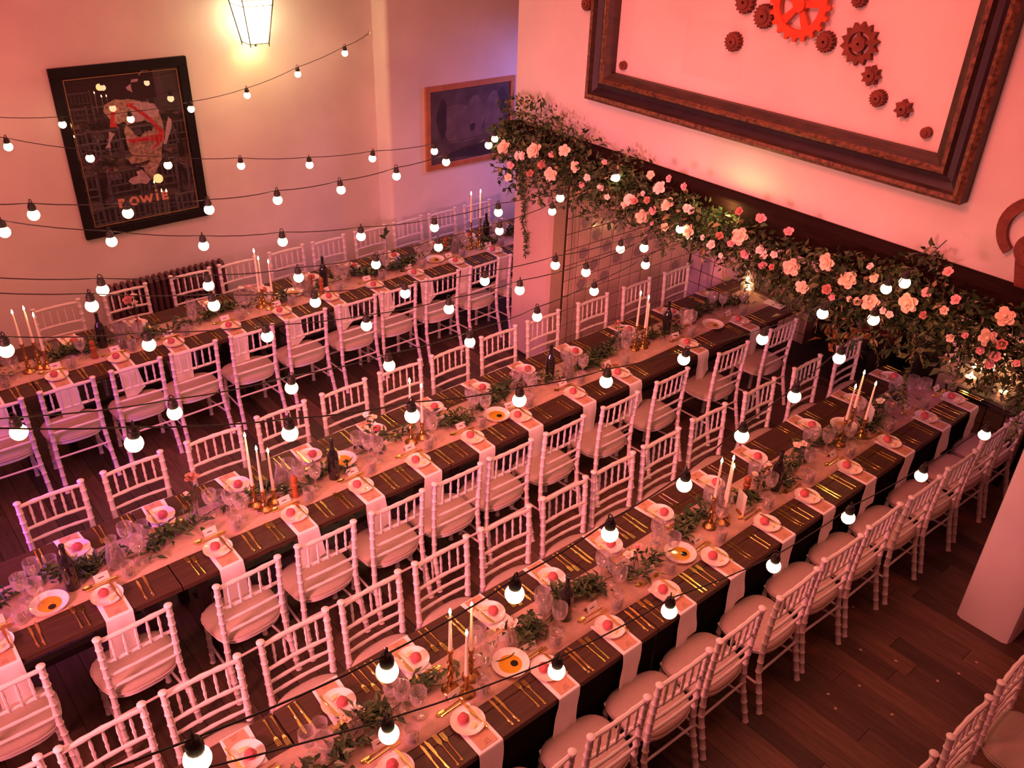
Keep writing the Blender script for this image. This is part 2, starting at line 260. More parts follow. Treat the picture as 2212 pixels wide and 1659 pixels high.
STRINGS = {
1 : [(1.95, 8.25, 2.43), (2.52, 8.24, 2.4), (3.08, 8.23, 2.42), (3.64, 8.22, 2.48), (4.19, 8.21, 2.62), (4.73, 8.2, 2.77)] ,
2 : [(1.32, 7.3, 2.56), (1.83, 7.14, 2.43), (2.35, 6.97, 2.33), (2.88, 6.79, 2.28), (3.41, 6.62, 2.24), (3.93, 6.45, 2.25), (4.46, 6.28, 2.27), (5.0, 6.1, 2.34)] ,
3 : [(0.96, 5.11, 2.76), (1.47, 5.19, 2.64), (1.99, 5.28, 2.53), (2.5, 5.36, 2.47), (3.03, 5.44, 2.42), (3.57, 5.53, 2.4), (4.1, 5.61, 2.4), (4.6, 5.69, 2.44)] ,
4 : [(0.82, 5.25, 2.65), (1.34, 5.17, 2.5), (1.85, 5.09, 2.38), (2.34, 5.01, 2.32), (2.88, 4.93, 2.26), (3.43, 4.84, 2.23), (3.95, 4.76, 2.26), (4.49, 4.67, 2.29), (5.0, 4.59, 2.38)] ,
5 : [(1.09, 4.57, 2.48), (1.67, 4.62, 2.33), (2.26, 4.67, 2.21), (2.86, 4.72, 2.13), (3.41, 4.77, 2.11), (4.02, 4.82, 2.08), (4.6, 4.87, 2.1), (5.2, 4.93, 2.14)] ,
6 : [(0.96, 4.3, 2.53), (1.54, 4.24, 2.39), (2.11, 4.18, 2.27), (2.69, 4.12, 2.19), (3.27, 4.06, 2.14), (3.84, 4.0, 2.13), (4.42, 3.94, 2.13), (5.0, 3.88, 2.17)] ,
7 : [(0.49, 3.87, 2.62), (1.07, 3.87, 2.46), (1.66, 3.87, 2.32), (2.26, 3.87, 2.2), (2.84, 3.87, 2.14), (3.41, 3.87, 2.11), (4.01, 3.87, 2.08), (4.6, 3.87, 2.12), (5.2, 3.87, 2.16)] ,
8 : [(0.36, 3.18, 2.62), (0.95, 3.27, 2.43), (1.54, 3.37, 2.29), (2.14, 3.46, 2.17), (2.76, 3.56, 2.07), (3.38, 3.66, 2.01), (3.98, 3.75, 1.99), (4.61, 3.85, 1.99), (5.2, 3.95, 2.04)] ,
9 : [(0.63, 2.67, 2.74), (1.16, 2.6, 2.6), (1.67, 2.54, 2.51), (2.2, 2.47, 2.42), (2.7, 2.41, 2.37), (3.21, 2.35, 2.34), (3.78, 2.28, 2.31), (4.25, 2.22, 2.35), (4.8, 2.15, 2.38)] ,
10 : [(0.3, 1.37, 2.74), (0.84, 1.44, 2.57), (1.36, 1.51, 2.49), (1.88, 1.59, 2.41), (2.39, 1.66, 2.35), (2.84, 1.72, 2.37), (3.36, 1.8, 2.34), (3.86, 1.87, 2.35), (4.23, 1.92, 2.44), (4.6, 1.97, 2.54)] ,
11 : [(0.87, 1.51, 2.21), (1.54, 1.47, 2.04), (2.11, 1.44, 2.0), (2.8, 1.41, 1.86), (3.34, 1.38, 1.88), (3.97, 1.34, 1.86), (4.6, 1.31, 1.87)] ,
}

POLY = {
'face' : [(2.367, 2.436), (2.396, 2.498), (2.489, 2.535), (2.574, 2.519), (2.66, 2.508), (2.744, 2.476), (2.831, 2.454), (2.857, 2.406), (2.868, 2.336), (2.877, 2.255), (2.883, 2.185), (2.865, 2.118), (2.828, 2.041), (2.819, 1.96), (2.774, 1.872), (2.727, 1.808), (2.683, 1.761), (2.646, 1.816), (2.633, 1.872), (2.602, 1.895), (2.527, 1.926), (2.498, 1.983), (2.545, 2.016), (2.529, 2.054), (2.519, 2.147), (2.518, 2.26), (2.554, 2.3), (2.536, 2.325), (2.467, 2.312), (2.412, 2.364)] ,
'chin' : [(2.465, 1.777), (2.505, 1.806), (2.564, 1.813), (2.553, 1.85), (2.608, 1.865), (2.645, 1.81), (2.676, 1.757), (2.628, 1.717), (2.573, 1.739), (2.503, 1.734)] ,
'ear' : [(2.941, 2.315), (2.966, 2.289), (2.962, 2.231), (2.915, 2.133), (2.879, 2.063), (2.851, 2.073), (2.88, 2.139), (2.91, 2.239)] ,
'eye' : [(2.546, 2.29), (2.621, 2.3), (2.714, 2.31), (2.798, 2.266), (2.771, 2.213), (2.696, 2.212), (2.653, 2.167), (2.602, 2.197), (2.587, 2.239)] ,
'mouth' : [(2.517, 1.933), (2.609, 1.93), (2.704, 1.943), (2.661, 1.897), (2.58, 1.899), (2.515, 1.892)] ,
'lear' : [(2.38, 2.258), (2.429, 2.228), (2.371, 2.158), (2.373, 2.113), (2.317, 2.11), (2.36, 2.16)] ,
'h1' : [(2.733, 2.717), (2.776, 2.767), (2.833, 2.774), (2.834, 2.75), (2.777, 2.745), (2.744, 2.716)] ,
'h2' : [(2.656, 2.661), (2.667, 2.687), (2.727, 2.686), (2.717, 2.663)] ,
'h3' : [(2.605, 2.624), (2.654, 2.651), (2.65, 2.619), (2.656, 2.574), (2.612, 2.601)] ,
'red1' : [(2.398, 2.294), (2.426, 2.406), (2.45, 2.447), (2.494, 2.474), (2.485, 2.432), (2.456, 2.391), (2.45, 2.337), (2.467, 2.284)] ,
'red2' : [(2.573, 2.486), (2.65, 2.482), (2.639, 2.456), (2.708, 2.402), (2.784, 2.319), (2.848, 2.224), (2.883, 2.185), (2.851, 2.108), (2.756, 2.035), (2.748, 2.054), (2.804, 2.104), (2.658, 2.132), (2.564, 2.117), (2.522, 2.164), (2.595, 2.164), (2.71, 2.164), (2.817, 2.177), (2.831, 2.192), (2.759, 2.306), (2.691, 2.371), (2.624, 2.436), (2.594, 2.451)] ,
}

# ================================================================== the room
flo = struct('floor', G().cbox((-3, -1.2, -0.10), (8.9, 8.9, -0.014), 0.002).mesh('floor_base', 'darkwood', False))
pw = 0.142
plank_meshes = [G().cbox((-pw / 2 + 0.0012, -L / 2, -0.016), (pw / 2 - 0.0012, L / 2, 0.0), 0.0015).mesh('floor_plank', 'plank', False) for L in (1.9, 2.4, 2.9)]
LP = (1.9, 2.4, 2.9)
nx = 0; x = -1.15
while x < 7.55:
    y = -0.6 - R.random() * 1.6
    while y < 8.5:
        k = R.randrange(3); L = LP[k]
        if y + L > 8.5: k = 0; L = 1.9
        if y + L <= 8.75: ob('floor_plank', plank_meshes[k], flo, (x, y + L / 2, R.uniform(-0.0012, 0)))
        y += L + 0.002
        if 8.5 - y < 0.5: break
    x += pw
struct('floor_hearth', G().cbox((7.56, 2.5, -0.05), (8.9, 6.0, 0.012), 0.004).mesh('hearth_slab', 'stone', False))

struct('wall_left', G().cbox((-4, 8.5, 0), (5.4, 8.8, 5.7), 0.01).mesh('poster_wall', 'plaster', False))
g = G(); poly = [(5.25, 8.8), (5.25, 8.30), (5.257, 8.275), (5.275, 8.257), (5.30, 8.25), (9.0, 8.25), (9.0, 8.8)]
g.prism(poly, 'xy', 0, 5.7); struct('wall_left_projection', g.mesh('projecting_wall', 'plaster'))
struct('baseboard_left', G().cbox((-4, 8.475, 0), (5.25, 8.505, 0.14), 0.004).mesh('skirting', 'plaster', False))
struct('wall_far', G().cbox((8.9, -1, 0), (9.1, 8.6, 5.7), 0.01).mesh('far_wall', 'plaster', False))
struct('ceiling', G().cbox((3.9, -1.2, 5.7), (9.1, 9.0, 5.8), 0.01).mesh('ceiling_slab', 'plaster', False))

# chimney breast over the inglenook
m = M['plaster'].copy(); M['chimney'] = m; m.name = 'chimney_plaster_with_patch'
n = m.node_tree.nodes; l = m.node_tree.links; b = n['Principled BSDF']; src = b.inputs['Base Color'].links[0].from_socket
tc = n.new('ShaderNodeTexCoord'); sp = n.new('ShaderNodeSeparateXYZ'); l.new(tc.outputs['Object'], sp.inputs[0])
def win(sock, c, h):
    a = n.new('ShaderNodeMath'); a.operation = 'SUBTRACT'; a.inputs[1].default_value = c; l.new(sock, a.inputs[0])
    d = n.new('ShaderNodeMath'); d.operation = 'ABSOLUTE'; l.new(a.outputs[0], d.inputs[0])
    e = n.new('ShaderNodeMapRange'); e.inputs[1].default_value = h - 0.02; e.inputs[2].default_value = h; e.inputs[3].default_value = 1; e.inputs[4].default_value = 0
    l.new(d.outputs[0], e.inputs[0]); return e.outputs[0]
mu = n.new('ShaderNodeMath'); mu.operation = 'MULTIPLY'; l.new(win(sp.outputs[1], 4.11, 0.28), mu.inputs[0]); l.new(win(sp.outputs[2], 3.37, 0.21), mu.inputs[1])
ms = n.new('ShaderNodeMath'); ms.operation = 'MULTIPLY'; ms.inputs[1].default_value = 0.16; l.new(mu.outputs[0], ms.inputs[0])
mx = n.new('ShaderNodeMixRGB'); l.new(ms.outputs[0], mx.inputs[0]); l.new(src, mx.inputs[1]); mx.inputs[2].default_value = (0.52, 0.44, 0.40, 1)
l.new(mx.outputs[0], b.inputs['Base Color'])
struct('wall_chimney', G().cbox((5.39, -1.0, 2.43), (8.9, 6.285, 5.7), 0.008).mesh('chimney_breast', 'chimney', False))
struct('trim_mantel_beam', G().cbox((5.21, 0.55, 2.20), (5.62, 6.26, 2.432), 0.012).mesh('mantel_beam', 'beam', False))
struct('wall_left_pier', G().cbox((5.40, 5.71, 0), (5.615, 6.28, 2.43), 0.03).mesh('left_pier', 'pier', False))
ingl = struct('wall_inglenook_side', G().cbox((5.60, 5.72, 0), (8.9, 6.28, 2.43), 0.004).mesh('inglenook_side', 'grout', False))
T = 0.165
tmesh = G().cbox((-T / 2 + .0055, -.001, -T / 2 + .0045), (T / 2 - .0055, .012, T / 2 - .0045), 0.0012).mesh('wall_tile', 'tile', False)
tmot = G().cbox((-T / 2 + .0055, -.001, -T / 2 + .0045), (T / 2 - .0055, .012, T / 2 - .0045), 0.0012).mesh('painted_tile', 'motif', False)
MOT = {(1, 9), (2, 8), (1, 7), (2, 6), (3, 5), (1, 5), (4, 6), (5, 7), (6, 6), (3, 7), (11, 3), (3, 9), (5, 9), (4, 8), (6, 8), (7, 7), (10, 4), (8, 6)}
def tiles(parent, p0, d, ncol, nrow, mot=(), z0=0.245, first=0):
    d = Vector(d).normalized(); ang = math.atan2(d.y, d.x)
    for i in range(ncol):
        for j in range(nrow):
            p = Vector(p0) + d * (T * (i + 0.5))
            me = tmot if (i, j) in mot else tmesh
            ob('wall_tile', me, parent, (p.x, p.y, z0 - T / 2 + T * j), (R.uniform(-.01, .01), R.uniform(-.008, .008), ang + R.uniform(-.01, .01)))
tiles(ingl, (5.53 + T / 2 + 0.005, 5.714, 0), (1, 0, 0), 12, 13, MOT, 0.245 - .165 + .002)
b1 = struct('wall_inglenook_back', G().cbox((7.61, 5.20, 0), (8.9, 5.74, 2.43), 0.004).mesh('back_panel', 'grout', False))
tiles(b1, (7.604, 5.70, 0), (0, -1, 0), 3, 13, {(0, 5), (1, 9)}, 0.08)
struct('trim_pier', G().cbox((7.57, 4.95, 0), (8.9, 5.20, 2.43), 0.02).mesh('brown_pier', 'pier', False))
b2 = struct('wall_splay_left', G().prism([(7.61, 4.945), (8.04, 4.515), (8.9, 4.515), (8.9, 4.945)], 'xy', 0, 2.43).mesh('splay', 'grout', False))
tiles(b2, (7.607, 4.938, 0), (1, -1, 0), 4, 13, {(2, 4), (3, 5), (3, 4), (1, 8)}, 0.12)
b3 = struct('wall_firebox_left', G().cbox((8.04, 4.27, 0), (8.9, 4.52, 2.43), 0.004).mesh('firebox_cheek', 'grout', False))
tiles(b3, (8.034, 4.515, 0), (0, -1, 0), 1, 13, (), 0.12)
struct('wall_firebox_back', G().cbox((8.6, 3.1, 0), (8.9, 4.3, 2.43), 0.004).mesh('firebox_back', 'hearth', False))
struct('wall_firebox_right', G().prism([(8.9, 3.15), (8.04, 3.15), (7.61, 2.72), (8.9, 2.72)], 'xy', 0, 2.43).mesh('firebox_right', 'hearth', False))
b4 = struct('wall_inglenook_right', G().cbox((7.61, 0.9, 0), (8.9, 2.73, 2.43), 0.004).mesh('right_panel', 'grout', False))
tiles(b4, (7.604, 2.72, 0), (0, -1, 0), 10, 13, {(2, 6), (4, 8)}, 0.08)
# right pier with rounded corners
poly = [(5.39, 1.26), (5.39, 0.98), (5.405, 0.945), (5.44, 0.93), (5.75, 0.93), (5.75, 1.307), (5.44, 1.307), (5.405, 1.295)]
struct('wall_right_pier', G().prism(poly, 'xy', 0, 2.43).mesh('right_pier', 'plaster'))

# hearth benches with the glass candle jars
t = thing('fender_bench', 'dark wooden fender bench at the far end of the front table, holding glass candle jars', 'bench', (7.35, 2.05, 0))
ob('seat_board', G().cbox((-.20, -.27, .66), (.22, .42, .70), .01).mesh('bench_board', 'darkwood'), t)
ob('rail', G().tube([(-.18, -.27, .715), (-.18, .42, .715)], .022, 8).mesh('bench_rail', 'darkwood'), t)
for sx, sy in ((-.16, -.23), (.18, -.23), (-.16, .38), (.18, .38)): ob('leg', G().box((sx, sy, .33), (.05, .05, .66)).mesh('bench_leg', 'darkwood', False), t)

def hurricane(loc, r_, h, label, ch=0.09, emis=1.0):
    t = thing('hurricane_vase', label, 'candle jar', loc)
    ob('glass_cylinder', G().lathe([(0.0, .004), (r_, .004), (r_, h), (r_ - .004, h), (r_ - .004, .012), (0, .012)], 28).mesh('cylinder', 'glass'), t)
    c = ob('candle', G().lathe([(0, .013), (r_ * .55, .013), (r_ * .55, ch), (r_ * .45, ch + .004), (0, ch - .006)], 18).mesh('pillar_wax', 'wax'), t)
    ob('flame', G().lathe([(0, 0), (.010, .012), (.012, .024), (.006, .044), (0, .058)], 10, (0, 0, ch)).mesh('jar_flame', 'flame'), c)
    l_ = lamp('candle_glow', 'POINT', (0, 0, ch + .03), None, emis, (1, .50, .14), shadow_soft_size=.02); l_.parent = t
hurricane((7.29, 2.34, .70), .09, .34, 'tall glass candle jar on the dark fender bench at the front table end', .10, 1.6)
hurricane((7.29, 2.05, .70), .085, .22, 'shorter glass candle jar on the bench, nearer the right pier', .09, 2.2)
hurricane((7.48, 2.25, .70), .06, .26, 'narrow glass candle jar behind the tall jar on the fender bench', .12, .8)
hurricane((7.17, 4.60, .75), .055, .13, 'small glass candle jar on the end of the middle table', .07, .9)
hurricane((7.28, 4.70, .75), .06, .30, 'tall glass candle jar on middle table end before the lit splayed tiles', .05, 1.6)
# bouquet-holding crystal beside the jars
t = thing('crystal_bowl', 'faceted crystal bowl glinting beside the candle jars at the front table end', 'bowl', (6.80, 2.52, .75))
ob('bowl', G().lathe([(0, 0), (.04, .002), (.05, .03), (.07, .09), (.072, .09), (.05, .02), (0, .012)], 16, flute=.08).mesh('crystal', 'cutglass'), t)

t = thing('fireplace_stove', 'black iron stove with a small reddish top ledge in the dark fire opening', 'stove', (8.25, 3.61, 0.0))
ob('stove_body', G().cbox((-.16, -.19, 0.012), (.24, .19, 0.412), .02).mesh('stove_block', 'hearth'), t)
ob('top_ledge', G().prism([(-.24, -.20), (-.10, -.09), (-.10, .09), (-.24, .20), (.1, .2), (.1, -.2)], 'xy', 0.412, 0.442).mesh('top_ledge', 'rust'), t)

# autumn leaf arrangement beyond the middle table
t = thing('autumn_leaf_bunch', 'bunch of ochre autumn leaves standing by the fire opening behind middle table', 'foliage', (7.66, 3.70, 0.012))
ob('pot', G().lathe([(0, 0), (.09, 0), (.12, .22), (.11, .22), (.09, .03), (0, .03)], 16).mesh('leaf_pot', 'darkwood'), t)
g = G()
for k in range(9):
    a = R.random() * 6.28; g.tube([(0, 0, .05), (.08 * math.cos(a), .08 * math.sin(a), .35), (.2 * math.cos(a), .2 * math.sin(a), .55)], .004, 5)
ob('twigs', g.mesh('twigs', 'stem'), t)
M['ochre'] = mat('ochre_autumn_leaf', (0.62, 0.26, 0.05), 0.6, var=.5, scale=9)
g = G(); leaf(g, Vector((0, 0, 0)), Vector((1, 0, 0)), Vector((0, 0, 1)), .15, .09); lm = g.mesh('autumn_leaf', 'ochre')
for k in range(26):
    a = R.random() * 6.28; q = R.uniform(.08, .22)
    ob('leaf', lm, t, (q * math.cos(a), q * math.sin(a), R.uniform(.32, .6)), (R.random() * 6, R.random() * 6, R.random() * 6))

# ================================================================== big frame and cast gears on the chimney wall
t = thing('picture_frame', 'huge worn dark wooden frame hung on pink chimney wall around the rusty gears', 'frame', (5.39, 3.68, 2.82))
# profile: (distance in from the outer edge, height off the wall)
prof = [(0, 0), (0, .10), (.025, .125), (.05, .12), (.062, .085), (.10, .055), (.135, .065), (.15, .10), (.17, .105), (.185, .085), (.215, .06), (.235, .055), (.235, 0)]
pm = ['frame', 'framegilt', 'framegilt', 'frame', 'framedark', 'framedark', 'frame', 'framegilt', 'framegilt', 'frame', 'frame', 'frame', 'frame']
Y0, Y1, Z0, Z1 = -1.605, 1.605, 0.0, 2.35
def rail(a, b_, inn):
    a = Vector(a); b_ = Vector(b_); inn = Vector(inn); d = (b_ - a).normalized(); g = G(); n = len(prof); vs = []
    for e, sgn in ((a, 1), (b_, -1)):
        for (w_, h_) in prof: vs.append(Vector((0, e.x, e.y)) + Vector((0, inn.x, inn.y)) * w_ + Vector((0, d.x, d.y)) * w_ * sgn + Vector((-h_, 0, 0)))
    names = ['frame', 'framegilt', 'framedark']
    k = len(g.v); g.v += [tuple(v) for v in vs]
    for i in range(n):
        j = (i + 1) % n; g.f.append((i, j, n + j, n + i)); g.m.append(names.index(pm[i]))
    g.f += [tuple(range(n)), tuple(range(2 * n - 1, n - 1, -1))]; g.m += [0, 0]
    return g.mesh('frame_rail', names, False)
for a, b_, inn in (((Y0, Z0), (Y1, Z0), (0, 1)), ((Y1, Z0), (Y1, Z1), (-1, 0)), ((Y1, Z1), (Y0, Z1), (0, -1)), ((Y0, Z1), (Y0, Z0), (1, 0))):
    ob('frame_rail', rail(a, b_, inn), t)

def gear_profile(r0, nt, depth, sharp=False):
    P = []
    for i in range(nt):
        for fr, rr in (((0.0, r0 - depth), (0.5, r0)) if sharp else ((0.0, r0 - depth), (0.22, r0 - depth * .9), (0.36, r0), (0.64, r0), (0.78, r0 - depth * .9))):
            a = 2 * PI * (i + fr) / nt; P.append((rr * math.cos(a), rr * math.sin(a)))
    return P
def ring_gear(g, P, ri, t0, t1):
    n = len(P); Q = [(ri * math.cos(math.atan2(p[1], p[0])), ri * math.sin(math.atan2(p[1], p[0]))) for p in P]
    vs = [(-t0, p[0], p[1]) for p in P] + [(-t1, p[0], p[1]) for p in P] + [(-t0, p[0], p[1]) for p in Q] + [(-t1, p[0], p[1]) for p in Q]; fs = []
    for i in range(n):
        j = (i + 1) % n
        fs += [(i, j, n + j, n + i), (2 * n + i, 3 * n + i, 3 * n + j, 2 * n + j), (n + i, n + j, 3 * n + j, 3 * n + i), (i, 2 * n + i, 2 * n + j, j)]
    g.add(vs, fs)
GL = ['large orange-red spoked gear at the top of the framed gears', 'red toothed sprocket with openwork centre, second largest in the frame', 'small thick ribbed gear alone at the left inside the frame',
      'round red gear tucked behind lower left of the large gear', 'small rusty gear above left, cut by the picture top', 'small ribbed gear just below right of the large gear',
      'small rusty gear at the picture top right of the large gear', 'eight-toothed star gear just under the second largest sprocket', 'small ribbed gear with a dark hole below the star gears',
      'seven-toothed star gear lower right of the ribbed gear', 'little plain red disc near the lower right frame corner', 'little red disc at the lower left inside frame corner',
      'small rusty gear on the wall left outside the frame']
SPEC = [(20, 'redgear'), (14, 'rust'), (16, 'rust'), (18, 'rust'), (14, 'rust'), (17, 'rust'), (14, 'rust'), (8, 'rust'), (17, 'rust'), (7, 'rust'), (0, 'rust'), (0, 'rust'), (14, 'rust')]
for i, (gy, gz, gr) in enumerate(GEARS[:13]):
    nt, mt = SPEC[i]; th = 0.035 if i in (0, 1) else 0.05; off = 0.035 if i == 0 else 0.0
    o = thing('wall_gear', GL[i], 'gear', (5.388, gy, gz), 0, 'cast gears mounted on the chimney wall')
    o.rotation_euler = (R.random() * 3 if i not in (11,) else 0, 0, 0)
    if i == 0:
        g = G(); ring_gear(g, gear_profile(gr, nt, .028), gr * .66, .035, .065); ob('toothed_rim', g.mesh('rim', mt, False), o)
        ob('hub', G().add([], []).prism([(gr * .2 * math.cos(a * .3927), gr * .2 * math.sin(a * .3927)) for a in range(16)], 'yz', 0, -.075).mesh('hub', mt, False), o)
        for k in range(5):
            a = k * 2 * PI / 5; c, s_ = math.cos(a), math.sin(a); w0, w1 = .018, .03
            P = [(c * gr * .15 - s_ * w0, s_ * gr * .15 + c * w0), (c * gr * .15 + s_ * w0, s_ * gr * .15 - c * w0), (c * gr * .7 + s_ * w1, s_ * gr * .7 - c * w1), (c * gr * .7 - s_ * w1, s_ * gr * .7 + c * w1)]
            ob('spoke', G().prism(P, 'yz', -.036, -.06).mesh('spoke', mt, False), o)
    elif i == 1:
        g = G(); ring_gear(g, gear_profile(gr, nt, .03, True), gr * .55, 0, .035); ob('toothed_rim', g.mesh('rim', mt, False), o)
        g = G(); ring_gear(g, gear_profile(gr * .36, 12, .0), gr * .07, 0, .045); ob('hub', g.mesh('hub', mt, False), o)
        for k in range(4):
            a = k * PI / 2 + .4; c, s_ = math.cos(a), math.sin(a); w0 = .012
            P = [(c * gr * .3 - s_ * w0, s_ * gr * .3 + c * w0), (c * gr * .3 + s_ * w0, s_ * gr * .3 - c * w0), (c * gr * .6 + s_ * w0, s_ * gr * .6 - c * w0), (c * gr * .6 - s_ * w0, s_ * gr * .6 + c * w0)]
            ob('spoke', G().prism(P, 'yz', -.004, -.03).mesh('spoke', mt, False), o)
    elif nt:
        g = G(); ring_gear(g, gear_profile(gr, nt, gr * (.34 if nt < 9 else .16), nt < 9), gr * .16, 0, th); ob('toothed_rim', g.mesh('rim', mt, False), o)
        g = G(); ring_gear(g, gear_profile(gr * .55, 16, 0), gr * .14, th - .002, th + .012); ob('hub', g.mesh('hub', mt, False), o)
    else:
        ob('disc', G().prism([(gr * math.cos(a * .2618), gr * math.sin(a * .2618)) for a in range(24)], 'yz', 0, -.03).mesh('disc', mt, False), o)
        ob('hub', G().prism([(gr * .4 * math.cos(a * .3927), gr * .4 * math.sin(a * .3927)) for a in range(16)], 'yz', -.028, -.04).mesh('hub', mt, False), o)
# big cast iron plate at the right edge
t = thing('cast_iron_plate', 'large curved red cast-iron plate with raised marks at the right edge of chimney wall', 'iron plate', (5.385, 1.655, 2.765))
g = G(); N = 28; vs = []; fs = []
for i in range(N + 1):
    a = math.radians(-55 + 290 * i / N); ro = .205; ri = .145 - .01 * math.sin(a)
    for rr, d in ((ro, 0), (ro, -.035), (ri, -.035), (ri, 0)): vs.append((d, rr * math.cos(a), rr * math.sin(a)))
for i in range(N): 
    for k in range(4): fs.append((i * 4 + k, i * 4 + (k + 1) % 4, (i + 1) * 4 + (k + 1) % 4, (i + 1) * 4 + k))
g.add(vs, fs + [(0, 1, 2, 3), (N * 4 + 3, N * 4 + 2, N * 4 + 1, N * 4)]); ob('curved_arm', g.mesh('arm', 'rust', False), t)
g = G(); ring_gear(g, [(.10 * math.cos(a * .2618), .10 * math.sin(a * .2618)) for a in range(24)], .03, .0, .05); o = ob('boss', g.mesh('boss', 'rust', False), t); o.location = (0, -.03, -.10)
g = G(); ring_gear(g, [(.08 * math.cos(a * .2618), .08 * math.sin(a * .2618)) for a in range(24)], .04, .05, .06); o2 = ob('boss_ring', g.mesh('boss_ring', 'rust', False), o)
g = G().prism([(-.14, -.12), (.07, -.10), (.0, -.36), (-.12, -.36)], 'yz', 0, -.03); ob('lower_arm', g.mesh('lower_arm', 'rust', False), t)
for k in range(6):
    a = math.radians(70 + k * 13); ob('raised_mark', G().box((-.038, .176 * math.cos(a), .176 * math.sin(a)), (.006, .010, .028)).mesh('mark', 'black', False), t)

# ================================================================== poster
t = thing('framed_poster', 'black framed poster of a fragmented pale face with red arrows lettered BOWiE', 'poster', (2.58, 8.5, 2.07))
X0, X1, PZ0, PZ1 = -.60, .61, -.775, .775; fw = .085
for a, b_ in (((X0, PZ0), (X1, PZ0 + fw)), ((X0, PZ1 - fw), (X1, PZ1)), ((X0, PZ0 + fw), (X0 + fw, PZ1 - fw)), ((X1 - fw, PZ0 + fw), (X1, PZ1 - fw))):
    ob('frame_rail', G().cbox((a[0], -.045, a[1]), (b_[0], -.002, b_[1]), .004).mesh('poster_rail', 'black', False), t)
pr = ob('print', G().box((.005, -.014, 0), (X1 - X0 - .14, .012, PZ1 - PZ0 - .14)).mesh('poster_print', 'print', False), t)
ob('inner_slip', (lambda g: [g.box(c, d) for c, d in (((.005, -.03, PZ0 + fw + .02), (1.0, .008, .006)), ((.005, -.03, PZ1 - fw - .02), (1.0, .008, .006)), ((X0 + fw + .02, -.03, 0), (.006, .008, 1.34)), ((X1 - fw - .02, -.03, 0), (.006, .008, 1.34)))] and g)(G()).mesh('gold_slip', 'goldline', False), t)
def flat(key, mt, dy, name):
    P = [(x - 2.58, z - 2.07) for x, z in POLY[key]]
    if key == 'face' or len(P) > 12:      # ragged torn edges
        Q = []
        for i, p in enumerate(P):
            q = P[(i + 1) % len(P)]; Q.append(p); 
            for s_ in (.33, .66): Q.append((p[0] + (q[0] - p[0]) * s_ + R.uniform(-.006, .006), p[1] + (q[1] - p[1]) * s_ + R.uniform(-.006, .006)))
        P = Q if key == 'face' else P
    me = G().prism(P, 'xz', -.0204 - dy, -.0196 - dy).mesh(name, mt, False); ob(name, me, pr)
for k, mt, dy, nm in (('face', 'printlight', .0, 'printed_face'), ('chin', 'printpink', .0008, 'printed_chin'), ('ear', 'printpink', .0, 'printed_ear'), ('lear', 'printpink', 0, 'printed_cheek'),
                  ('h1', 'printpink', 0, 'printed_hair'), ('h2', 'printpink', 0, 'printed_hair'), ('h3', 'printpink', 0, 'printed_hair'), ('eye', 'printdark', .0012, 'printed_eye'), ('mouth', 'printdark', .0018, 'printed_mouth'),
                  ('red1', 'printred', .002, 'red_arrow'), ('red2', 'printred', .002, 'red_arrow')): flat(k, mt, dy, nm)
P = [(2.62, 2.50), (2.74, 2.47), (2.83, 2.45), (2.855, 2.40), (2.85, 2.33), (2.77, 2.335), (2.68, 2.31), (2.60, 2.32), (2.60, 2.42)]
ob('printed_brow', G().prism([(a - 2.58, c - 2.07) for a, c in P], 'xz', -.0211, -.0206).mesh('brow', 'printpink', False), pr)
def strokes(g, P, w_, ox, oz, sx, sz, k):
    P = [Vector((ox + a * sx, oz + c * sz)) for a, c in P]
    for a, c in zip(P, P[1:]):
        d = (c - a).normalized(); n_ = Vector((-d.y, d.x)) * w_ / 2; e = d * w_ * .32; k[0] += 1; y_ = -.0208 - .00006 * k[0]
        g.prism([tuple(a - e + n_), tuple(c + e + n_), tuple(c + e - n_), tuple(a - e - n_)], 'xz', y_, y_ - .0004)
LET = {'B': (2.347, .055, [[(0, 0), (0, 1)], [(0, 1), (.65, .96), (.82, .78), (.62, .56), (0, .53)], [(.55, .53), (.95, .38), (.95, .15), (.65, 0), (0, 0)]]),
       'O': (2.448, .070, [[(.5 + .5 * math.cos(a * PI / 6), .5 + .5 * math.sin(a * PI / 6)) for a in range(13)]]),
       'W': (2.548, .108, [[(0, 1), (.24, 0), (.5, .85), (.76, 0), (1, 1)]]), 'i': (2.706, .01, [[(0, 0), (0, .93)], [(0, 1.42), (0, 1.46)]]), 'E': (2.762, .045, [[(0, 0), (0, 1)], [(0, 1), (1, 1)], [(0, .5), (.85, .5)], [(0, 0), (1, 0)]])}
for k_, (ox, sx, PP) in LET.items():
    g = G(); cnt_ = [0]
    for P in PP: strokes(g, P, .023, ox - 2.58, 1.546 - 2.07, sx, .066, cnt_)
    ob('letter', g.mesh('letter', 'printorange', False), pr)
ob('pane', G().box((.005, -.026, 0), (X1 - X0 - .16, .002, PZ1 - PZ0 - .16)).mesh('poster_pane', 'pane', False), t)

